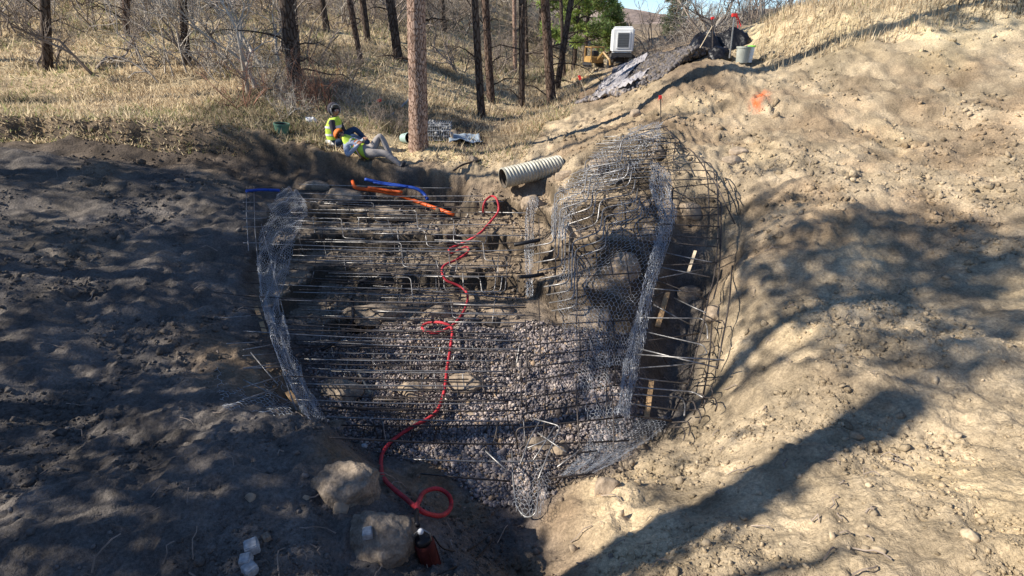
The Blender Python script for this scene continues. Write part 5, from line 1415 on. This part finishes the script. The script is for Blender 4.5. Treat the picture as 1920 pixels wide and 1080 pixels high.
tube_thing('grey_hose', [(735,215,.0),(750,203,.005),(765,188,.005),(778,178,.005)], .03, 'tarp', 'grey blue flat hose lying on the shaded slope left of the big trunk', 'hose', k=.005)

# ------------------------------------------------------------------ generator on its trailer, small yellow machine
Yg = 33.0
Gb = P3(1166, 99, Yg); dep = Yg * math.cos(PITCH) - Gb[2] * math.sin(PITCH)
s_ = dep / FPX
root = tag(empty('generator_trailer', (Gb[0], Gb[1], Gb[2]), R(-8)), 'white boxed generator on a dark wheeled chassis at the top of the gravel', 'generator')
def rbox(name, m, c, size, bev=.04, taper=None, seg=3, par=None):
    bm = bmesh.new(); bmesh.ops.create_cube(bm, size=1)
    for v in bm.verts:
        f = 1 if taper is None or v.co.z < 0 else taper
        v.co = Vector((v.co.x * size[0] * f, v.co.y * size[1] * f, v.co.z * size[2]))
    bmesh.ops.bevel(bm, geom=bm.edges[:], offset=bev, segments=seg, affect='EDGES')
    me = bpy.data.meshes.new(name); bm.to_mesh(me); bm.free()
    o = link_mesh(name, me, M[m], par or root); o.location = c
    return o
bw, bh = 41 * s_, 43 * s_
rbox('body', 'white', (0, .95, bh / 2), (bw, 1.9, bh), .09)
rbox('panel_frame', 'white', (.03, -.012, bh * .5), (bw * .62, .05, bh * .68), .02)
gr_ = rbox('grille', 'grille', (.03, -.035, bh * .5), (bw * .5, .03, bh * .56), .008)
mb = MB()
for i in range(9):
    mb.box((.0, -.018, -bh * .26 + bh * .52 * i / 8), (bw * .49, .012, .012))
sl = mb.build('louvres', M['steel_dark'], gr_); sl['kind'] = 'stuff'
rbox('roof_trim', 'white', (0, .95, bh + .02), (bw * .8, 1.6, .06), .02)
rbox('side_door', 'white', (-bw / 2 - .004, .9, bh * .5), (.03, 1.1, bh * .75), .01)
rbox('chassis', 'steel_dark', (.0, .9, -.14), (bw * .95, 2.3, .2), .02)
rbox('fuel_tank', 'steel_dark', (-.15, .5, -.36), (bw * .6, .7, .24), .05)
for (x, y) in ((-.52, .4), (.5, .25), (-.52, 1.5), (.5, 1.5)):
    w_ = empty('wheel', (x, y, -.42)); w_.parent = root
    for nm, m_, pr in (('tyre', 'tyre', [(.16, -.10), (.31, -.11), (.35, -.07), (.35, .07), (.31, .11), (.16, .10)]), ('rim', 'grey_pail', [(0, -.06), (.06, -.09), (.15, -.05), (.17, -.09), (.17, .09), (0, .06)])):
        mb = MB(); mb.lathe(pr, axis=(.35, -.94, 0) if x > 0 and y < .3 else (1, 0, 0), n=24); mb.build(nm, M[m_], w_, smooth=False)
mb = MB(); mb.tube([(-.55, -.2, -.2), (-.75, -.9, -.35), (-.75, -1.2, -.6)], .05, 6); mb.tube([(-.2, -.2, -.2), (-.75, -.9, -.35)], .05, 6); mb.build('drawbar', M['steel_dark'], root)
mb = MB(); mb.tube([(.2, .5, bh), (.2, .5, bh + .18), (.2, .45, bh + .22)], .035, 8); mb.build('exhaust', M['steel_dark'], root)
Mb_ = P3(1118, 122, 31)
root = tag(empty('compact_machine', Mb_ - np.array([0, 0, .12]), R(15)), 'small yellow orange machine with open frame left of the generator', 'machine')
rbox('body', 'yellow', (0, .4, .38), (.75, 1.0, .34), .05)
rbox('seat', 'steel_dark', (0, .35, .68), (.4, .4, .28), .05)
mb = MB()
for x in (-.36, .36):
    mb.tube([(x, -.1, .4), (x, -.05, .98), (x, .75, 1.0), (x, .8, .4)], .035, 6)
mb.tube([(-.36, -.05, .98), (.36, -.05, .98)], .035, 6); mb.tube([(-.36, .75, 1.0), (.36, .75, 1.0)], .035, 6)
mb.build('roll_frame', M['yellow'], root)
for x in (-.36, .36):
    rbox('track', 'steel_dark', (x, .4, .13), (.2, 1.3, .27), .11)
mb = MB(); mb.tube([(0, -.1, .4), (.1, -.6, .75), (.25, -1.1, .4), (.28, -1.15, .15)], .06, 6); mb.build('arm', M['yellow'], root)
rbox('bucket', 'steel_dark', (.28, -1.2, .05), (.35, .25, .22), .03)
board((1075,150), (1128,140), .2, .1, 'timber baulk lying on the slope below the yellow machine', k0=.005, k1=.005)
board((1070,162), (1120,128), .14, .08, 'second timber leaning across the slope by the yellow machine', 'stake', k0=.006, k1=.006)

# crushed stone heaps on the crest
for (P0, P1, n, w, hh) in [((1100,192),(1205,124),3500,.40,.08),((1150,182),(1240,128),3000,.34,.08),((1215,132),(1300,116),7000,.8,.30)]:
    a, b = hit(*P0), hit(*P1)
    gg = np.random.default_rng(int(P0[0]))
    t = gg.random(n); off = gg.normal(size=n) * w * .5
    d = (b - a)[:2] / np.linalg.norm((b - a)[:2]); nn = np.array([-d[1], d[0]])
    X = a[0] + (b[0] - a[0]) * t + nn[0] * off; Y = a[1] + (b[1] - a[1]) * t + nn[1] * off
    zo = hh * np.exp(-(off / (w * .55)) ** 2) * gg.random(n) ** .35
    cc = np.where((gg.random(n) < .3)[:, None], np.array([.26, .21, .16]), np.array([.21, .19, .19])) * gg.uniform(.5, 1.5, (n, 1)) * (.5 if P0[0] > 1200 else 1)
    tag(scatter_stones('gravel_heap', X, Y, gg.uniform(.035, .075, n), cc, M['stone_attr'], zoff=zo, seed=int(P0[0])), 'long heap of pinkish grey crushed stone on the crest', 'gravel', kind='stuff')
for pts, lab in (([(1108,190),(1134,186),(1214,116),(1196,112)], 'left strip of grey sheeting draped diagonally down the crest below the generator'), ([(1156,180),(1182,172),(1244,122),(1226,116)], 'right strip of grey sheeting draped diagonally down the crest')):
    c_ = cloth(pts, 'geotextile', 'sheeting', lab, 'sheeting', n=60, amp=.10, seed=3); c_['group'] = 'sheeting strips on the crest'
# fallen twigs and roots
gg = np.random.default_rng(31)
mb = MB()
for _ in range(300):
    y = math.exp(gg.uniform(math.log(1.9), math.log(13))); x = gg.uniform(-.95, .8) * (y + .5)
    if -1.5 < x < 1.2 and 3.6 < y < 7: continue
    a = gg.uniform(0, 6.28); L_ = gg.uniform(.04, .26) * (.6 if x > 0 else 1)
    pts = []
    for q in np.linspace(0, 1, 5):
        xx = x + math.cos(a) * L_ * q + gg.normal() * .01; yy = y + math.sin(a) * L_ * q + gg.normal() * .01
        pts.append((xx, yy, float(H(xx, yy)) + .012 + .03 * math.sin(q * 3)))
    mb.tube(pts, gg.uniform(.002, .006), 4, caps=False)
o = mb.build('twig_litter', M['twig']); tag(o, 'broken twigs and roots littering the earth', 'twigs', kind='stuff')
# ------------------------------------------------------------------ the two resting workers
def skin_body(J, E, seg_mat, mats, name, parent):
    """J name -> (x, y, z, r); E edges; seg_mat edge -> material index of the clothing or skin over that stretch"""
    names = list(J)
    me = bpy.data.meshes.new(name)
    me.from_pydata([J[n][:3] for n in names], [(names.index(a), names.index(b)) for a, b in E], [])
    ob = bpy.data.objects.new(name, me); col.objects.link(ob)
    md = ob.modifiers.new('skin', 'SKIN'); md.use_smooth_shade = True
    if not me.skin_vertices: 
        bpy.context.view_layer.update()
    sv = me.skin_vertices[0].data
    for i, n in enumerate(names):
        r = J[n][3]
        sv[i].radius = (r, r) if np.isscalar(r) else r
        sv[i].use_root = (n == 'pelvis')
    sb = ob.modifiers.new('sub', 'SUBSURF'); sb.levels = sb.render_levels = 2
    bpy.context.view_layer.update()
    dg = bpy.context.evaluated_depsgraph_get()
    nm = bpy.data.meshes.new_from_object(ob.evaluated_get(dg))
    bpy.data.objects.remove(ob)
    nm.name = name
    nm.materials.clear()
    for m in mats: nm.materials.append(M[m])
    A_ = np.array([J[a][:3] for a, b in E], float); B_ = np.array([J[b][:3] for a, b in E], float)
    Rm = np.array([(np.mean(J[a][3]) + np.mean(J[b][3])) / 2 for a, b in E])
    mi = []
    for p in nm.polygons:
        c = np.array(p.center)
        d = B_ - A_
        t = np.clip(((c - A_) * d).sum(1) / ((d * d).sum(1) + 1e-9), 0, 1)
        dist_ = np.linalg.norm(A_ + d * t[:, None] - c, axis=1) / Rm
        mi.append(seg_mat[int(np.argmin(dist_))])
    nm.polygons.foreach_set('material_index', mi)
    nm.polygons.foreach_set('use_smooth', [True] * len(nm.polygons))
    o = bpy.data.objects.new(name, nm); col.objects.link(o); o.parent = parent
    return o
def hand(J, E, SM, pre, wrist, d, curl, side, mi, s=1.0):
    """palm and five unequal bent fingers growing from the wrist"""
    d = np.array(d, float); d /= np.linalg.norm(d)
    side = np.array(side, float); side -= d * side.dot(d); side /= np.linalg.norm(side)
    dn = np.array(curl, float); dn -= d * dn.dot(d); dn /= np.linalg.norm(dn)
    w = np.array(J[wrist][:3])
    J[pre + 'palm'] = (*(w + d * .055 * s), (.034, .018)); E.append((wrist, pre + 'palm')); SM.append(mi)
    for k, (o, l) in enumerate([(-.027, .068), (-.009, .078), (.010, .072), (.027, .056)]):
        a = w + d * .085 * s + side * o; b = a + d * l * .5 + dn * l * .25; c = b + d * l * .22 + dn * l * .45
        for q, (n_, p_, r_) in enumerate([('a', a, .0095), ('b', b, .009), ('c', c, .007)]):
            J[f'{pre}f{k}{n_}'] = (*p_, r_)
        E += [(pre + 'palm', f'{pre}f{k}a'), (f'{pre}f{k}a', f'{pre}f{k}b'), (f'{pre}f{k}b', f'{pre}f{k}c')]; SM += [mi] * 3
    a = w + d * .035 * s - side * .032; b = a + d * .035 - side * .018 + dn * .01; c = b + d * .028 + dn * .015
    J[pre + 'ta'] = (*a, .012); J[pre + 'tb'] = (*b, .010); J[pre + 'tc'] = (*c, .008)
    E += [(wrist, pre + 'ta'), (pre + 'ta', pre + 'tb'), (pre + 'tb', pre + 'tc')]; SM += [mi] * 3
def loft(rings, n=24, mb=None, cap=False):
    """rings: (centre, lateral axis, depth axis, half width, half depth)"""
    mb = mb or MB(); V = []
    for c, u, v, a, b in rings:
        c, u, v = map(lambda q: np.array(q, float), (c, u, v)); u /= np.linalg.norm(u); v = v - u * u.dot(v); v /= np.linalg.norm(v)
        for i in range(n):
            t = 2 * math.pi * i / n
            V.append(c + u * a * math.copysign(abs(math.cos(t)) ** .8, math.cos(t)) + v * b * math.copysign(abs(math.sin(t)) ** .9, math.sin(t)))
    F = [(k * n + i, k * n + (i + 1) % n, (k + 1) * n + (i + 1) % n, (k + 1) * n + i) for k in range(len(rings) - 1) for i in range(n)]
    mb.add(V, F)
    return mb
def ball(c, r, m, name, parent, sc=(1, 1, 1), sub=2):
    bm = bmesh.new(); bmesh.ops.create_icosphere(bm, subdivisions=sub, radius=r)
    for v in bm.verts: v.co = Vector((v.co.x * sc[0], v.co.y * sc[1], v.co.z * sc[2]))
    me = bpy.data.meshes.new(name); bm.to_mesh(me); bm.free()
    me.polygons.foreach_set('use_smooth', [True] * len(me.polygons))
    o = link_mesh(name, me, M[m], parent); o.location = c
    return o
def dome(name, m, parent, c, r, up, face, cut=.35, open_face=None, th=.012, sc=(1, 1, 1.05)):
    """cap or hood: a shell about the head, open below and (for a hood) in front"""
    bm = bmesh.new(); bmesh.ops.create_uvsphere(bm, u_segments=28, v_segments=18, radius=r)
    up = Vector(up).normalized(); face = Vector(face).normalized()
    kill = []
    for f in bm.faces:
        cc = f.calc_center_median().normalized()
        if cc.dot(up) < -cut: kill.append(f)
        elif open_face is not None and cc.dot(face) > open_face: kill.append(f)
    bmesh.ops.delete(bm, geom=kill, context='FACES')
    for v in bm.verts:
        v.co = Vector((v.co.x * sc[0], v.co.y * sc[1], v.co.z * sc[2])); 
    me = bpy.data.meshes.new(name); bm.to_mesh(me); bm.free()
    me.polygons.foreach_set('use_smooth', [True] * len(me.polygons))
    o = link_mesh(name, me, M[m], parent); o.location = c
    md = o.modifiers.new('thickness', 'SOLIDIFY'); md.thickness = th
    return o
def head_joints(J, E, SM, c, face, up, skin, hair):
    """skull, jaw, nose around the head centre"""
    c = np.array(c, float); f = np.array(face, float); f /= np.linalg.norm(f); u = np.array(up, float); u -= f * u.dot(f); u /= np.linalg.norm(u)
    J['head'] = (*c, .082); E.append(('neck', 'head')); SM.append(skin)
    J['crown_'] = (*(c + u * .055 - f * .012), .078); E.append(('head', 'crown_')); SM.append(hair)
    J['jaw'] = (*(c - u * .065 + f * .04), .048); E.append(('head', 'jaw')); SM.append(skin)
    J['nose'] = (*(c + f * .098 - u * .01), .011); E.append(('head', 'nose')); SM.append(skin)
    return c, f, u
def face_details(root, c, f, u):
    s = np.cross(f, u)
    for k in (-1, 1):
        ball(c + f * .076 + u * .012 + s * k * .032, .012, 'white', 'eye', root, sub=1)
        ball(c + f * .086 + u * .012 + s * k * .032, .006, 'black', 'pupil', root, sub=1)
        ball(c + s * k * .084 - u * .005, .026, 'skin', 'ear', root, (.45, .8, 1.1), sub=2)
    mb = MB(); p = c + f * .083 - u * .048
    mb.tube([p - s * .024, p + f * .006, p + s * .024], .005, 6); mb.build('mouth', M['hi_orange' if 0 else 'skin'], root)

# hooded worker sitting upright, looking to the right
O1 = hit(631, 276)
r1 = tag(empty('person', O1), 'seated worker in dark hoodie with raised hood and yellow vest, legs stretched right', 'person')
J = {'pelvis': (0, 0, .13, .135), 'belly': (-.02, 0, .27, .125), 'chest': (.0, 0, .44, .135), 'neckbase': (.03, 0, .55, .08), 'neck': (.045, 0, .62, .05),
     'shN': (.02, -.17, .52, .07), 'elN': (.07, -.22, .27, .05), 'wrN': (.24, -.13, .21, .032), 'shF': (.04, .17, .52, .07), 'elF': (.14, .22, .28, .05), 'wrF': (.34, .10, .24, .032),
     'hpN': (.05, -.09, .12, .095), 'knN': (.40, -.12, .25, .068), 'anN': (.70, -.10, .07, .048), 'htN': (.74, -.10, .03, .045), 'toN': (.79, -.10, .16, .042),
     'hpF': (.05, .09, .12, .095), 'knF': (.38, .16, .36, .068), 'anF': (.64, .14, .06, .048), 'htF': (.66, .14, .02, .045), 'toF': (.76, .12, .05, .042)}
E = [('pelvis', 'belly'), ('belly', 'chest'), ('chest', 'neckbase'), ('neckbase', 'neck'), ('chest', 'shN'), ('shN', 'elN'), ('elN', 'wrN'), ('chest', 'shF'), ('shF', 'elF'), ('elF', 'wrF'),
     ('pelvis', 'hpN'), ('hpN', 'knN'), ('knN', 'anN'), ('anN', 'htN'), ('htN', 'toN'), ('pelvis', 'hpF'), ('hpF', 'knF'), ('knF', 'anF'), ('anF', 'htF'), ('htF', 'toF')]
SM = [1, 0, 0, 2, 0, 0, 0, 0, 0, 0, 1, 1, 1, 3, 3, 1, 1, 1, 3, 3]
c, f, u = head_joints(J, E, SM, (.075, -.02, .735), (.72, -.68, -.12), (0, 0, 1), 2, 4)
hand(J, E, SM, 'n_', 'wrN', (1, .3, -.1), (0, 0, -1), (0, 1, .2), 2); hand(J, E, SM, 'f_', 'wrF', (1, -.4, -.2), (0, 0, -1), (0, 1, 0), 2)
skin_body(J, E, SM, ['hoodie', 'jeans', 'skin', 'boot', 'hair'], 'body', r1)
face_details(r1, c, f, u)
dome('hood', 'hood', r1, c + u * .012 - f * .02, .125, (.2, -.1, 1), f, cut=.75, open_face=.5, th=.018)
dome('hood_outside', 'hoodie', r1, c + u * .010 - f * .028, .134, (.2, -.1, 1), f, cut=.8, open_face=.35, th=.010)
V1 = loft([((-.02, 0, .17), (0, 1, 0), (1, 0, 0), .165, .145), ((-.03, 0, .27), (0, 1, 0), (1, 0, 0), .16, .145), ((-.01, 0, .38), (0, 1, 0), (1, 0, .1), .175, .155), ((.01, 0, .47), (0, 1, 0), (1, 0, .15), .175, .152), ((.02, 0, .55), (0, 1, 0), (1, 0, .2), .15, .12), ((.03, 0, .60), (0, 1, 0), (1, 0, .2), .09, .09)])
vest = V1.build('vest', M['hivis'], r1, smooth=True)
for z0, nm in ((.25, 'tape'), (.40, 'tape')):
    loft([((-.028 if z0 < .3 else -.008, 0, z0), (0, 1, 0), (1, 0, 0), .167 if z0 < .3 else .181, .151 if z0 < .3 else .161), ((-.026 if z0 < .3 else -.004, 0, z0 + .045), (0, 1, 0), (1, 0, .05), .169 if z0 < .3 else .181, .152 if z0 < .3 else .161)]).build(nm, M['reflect'], vest)

# worker lying back on one elbow, knees drawn up
O2 = hit(690, 300) + np.array([0, 0, .02])
r2 = tag(empty('person', O2), 'reclining worker in orange beanie, pale blue shirt and hi vis vest with knees drawn up', 'person')
J = {'pelvis': (0, 0, .13, .135), 'belly': (-.14, .02, .19, .125), 'chest': (-.29, .05, .27, .135), 'neckbase': (-.39, .07, .335, .08), 'neck': (-.44, .08, .375, .05),
     'shN': (-.36, -.11, .27, .072), 'elN': (-.30, -.30, .12, .05), 'wrN': (-.14, -.14, .28, .033), 'shF': (-.33, .22, .33, .072), 'elF': (-.16, .29, .27, .052), 'wrF': (-.05, .10, .38, .033),
     'hpN': (.05, -.09, .12, .10), 'knN': (.38, -.16, .15, .075), 'anN': (.66, -.20, -.06, .05), 'htN': (.69, -.20, -.10, .045), 'toN': (.77, -.24, .0, .042),
     'hpF': (.05, .09, .13, .10), 'knF': (.27, .10, .45, .075), 'anF': (.44, .06, .06, .05), 'htF': (.45, .06, .0, .045), 'toF': (.57, .03, .0, .042)}
E = [('pelvis', 'belly'), ('belly', 'chest'), ('chest', 'neckbase'), ('neckbase', 'neck'), ('chest', 'shN'), ('shN', 'elN'), ('elN', 'wrN'), ('chest', 'shF'), ('shF', 'elF'), ('elF', 'wrF'),
     ('pelvis', 'hpN'), ('hpN', 'knN'), ('knN', 'anN'), ('anN', 'htN'), ('htN', 'toN'), ('pelvis', 'hpF'), ('hpF', 'knF'), ('knF', 'anF'), ('anF', 'htF'), ('htF', 'toF')]
SM = [1, 0, 0, 2, 0, 0, 0, 0, 0, 0, 1, 1, 1, 3, 3, 1, 1, 1, 3, 3]
c, f, u = head_joints(J, E, SM, (-.51, .08, .445), (.45, -.75, .25), (-.75, 0, .66), 2, 4)
hand(J, E, SM, 'n_', 'wrN', (.5, .6, .5), (0, 1, -.4), (1, 0, .2), 2); hand(J, E, SM, 'f_', 'wrF', (.5, -.7, .2), (-.2, -.5, -.8), (1, .2, 0), 2)
skin_body(J, E, SM, ['shirt', 'khaki', 'skin', 'boot_dark', 'hair'], 'body', r2)
face_details(r2, c, f, u)
dome('beanie', 'hi_orange', r2, c + u * .02 - f * .008, .107, tuple(u * .85 - f * .3), f, cut=-.08, th=.012)
mb = MB(); s_ax = np.cross(f, u)
for k in (-1, 1):
    mb.box(c + f * .098 + u * .014 + s_ax * k * .034, (.04, .012, .028), Vector(f).to_track_quat('-Y', 'Z').to_matrix())
mb.tube([c + f * .1 + u * .018 - s_ax * .07, c + f * .108 + u * .018, c + f * .1 + u * .018 + s_ax * .07], .004, 6)
mb.build('sunglasses', M['black'], r2)
lat = (.12, .97, .22); dv = (-.45, -.1, .88)
V2 = loft([((-.02, .0, .14), (0, 1, 0), (-.2, 0, 1), .17, .15), ((-.12, .02, .185), lat, dv, .175, .155), ((-.22, .04, .235), lat, dv, .185, .165), ((-.31, .055, .28), lat, dv, .195, .17), ((-.37, .065, .32), lat, dv, .17, .15), ((-.41, .07, .35), lat, dv, .09, .09)])
vest = V2.build('vest', M['hivis'], r2, smooth=True)
def band(t0, t1, m, nm, par, e=.004):
    a0, b0 = np.array((-.02, .0, .14)), np.array((-.31, .055, .28))
    loft([(a0 + (b0 - a0) * t, lat, dv, .192 + e, .170 + e) for t in (t0, t1)]).build(nm, M[m], par)
band(.18, .42, 'hi_orange', 'orange_band', vest); band(.24, .34, 'reflect', 'tape', vest, .008); band(.62, .70, 'reflect', 'tape', vest, .006)
lump(627, 270, 34, 18, 'whitebag', 'white bundle under the head of the reclining worker', 611, 'bundle', 'bundle', k=.002)

# copies that chance made sound alike are told apart by their height
_by = {}
for o in scene.objects:
    if o.parent is None and 'label' in o and o.get('kind') is None: _by.setdefault(o['label'], []).append(o)
for lb, obs in _by.items():
    if len(obs) > 1:
        obs.sort(key=lambda o: -o.scale[2])
        for i, o in enumerate(obs):
            o['label'] = ('highest: ' if i == 0 else 'lowest: ' if i == len(obs) - 1 else ['second', 'third', 'fourth', 'fifth', 'sixth', 'seventh'][min(i - 1, 5)] + ' highest: ') + lb
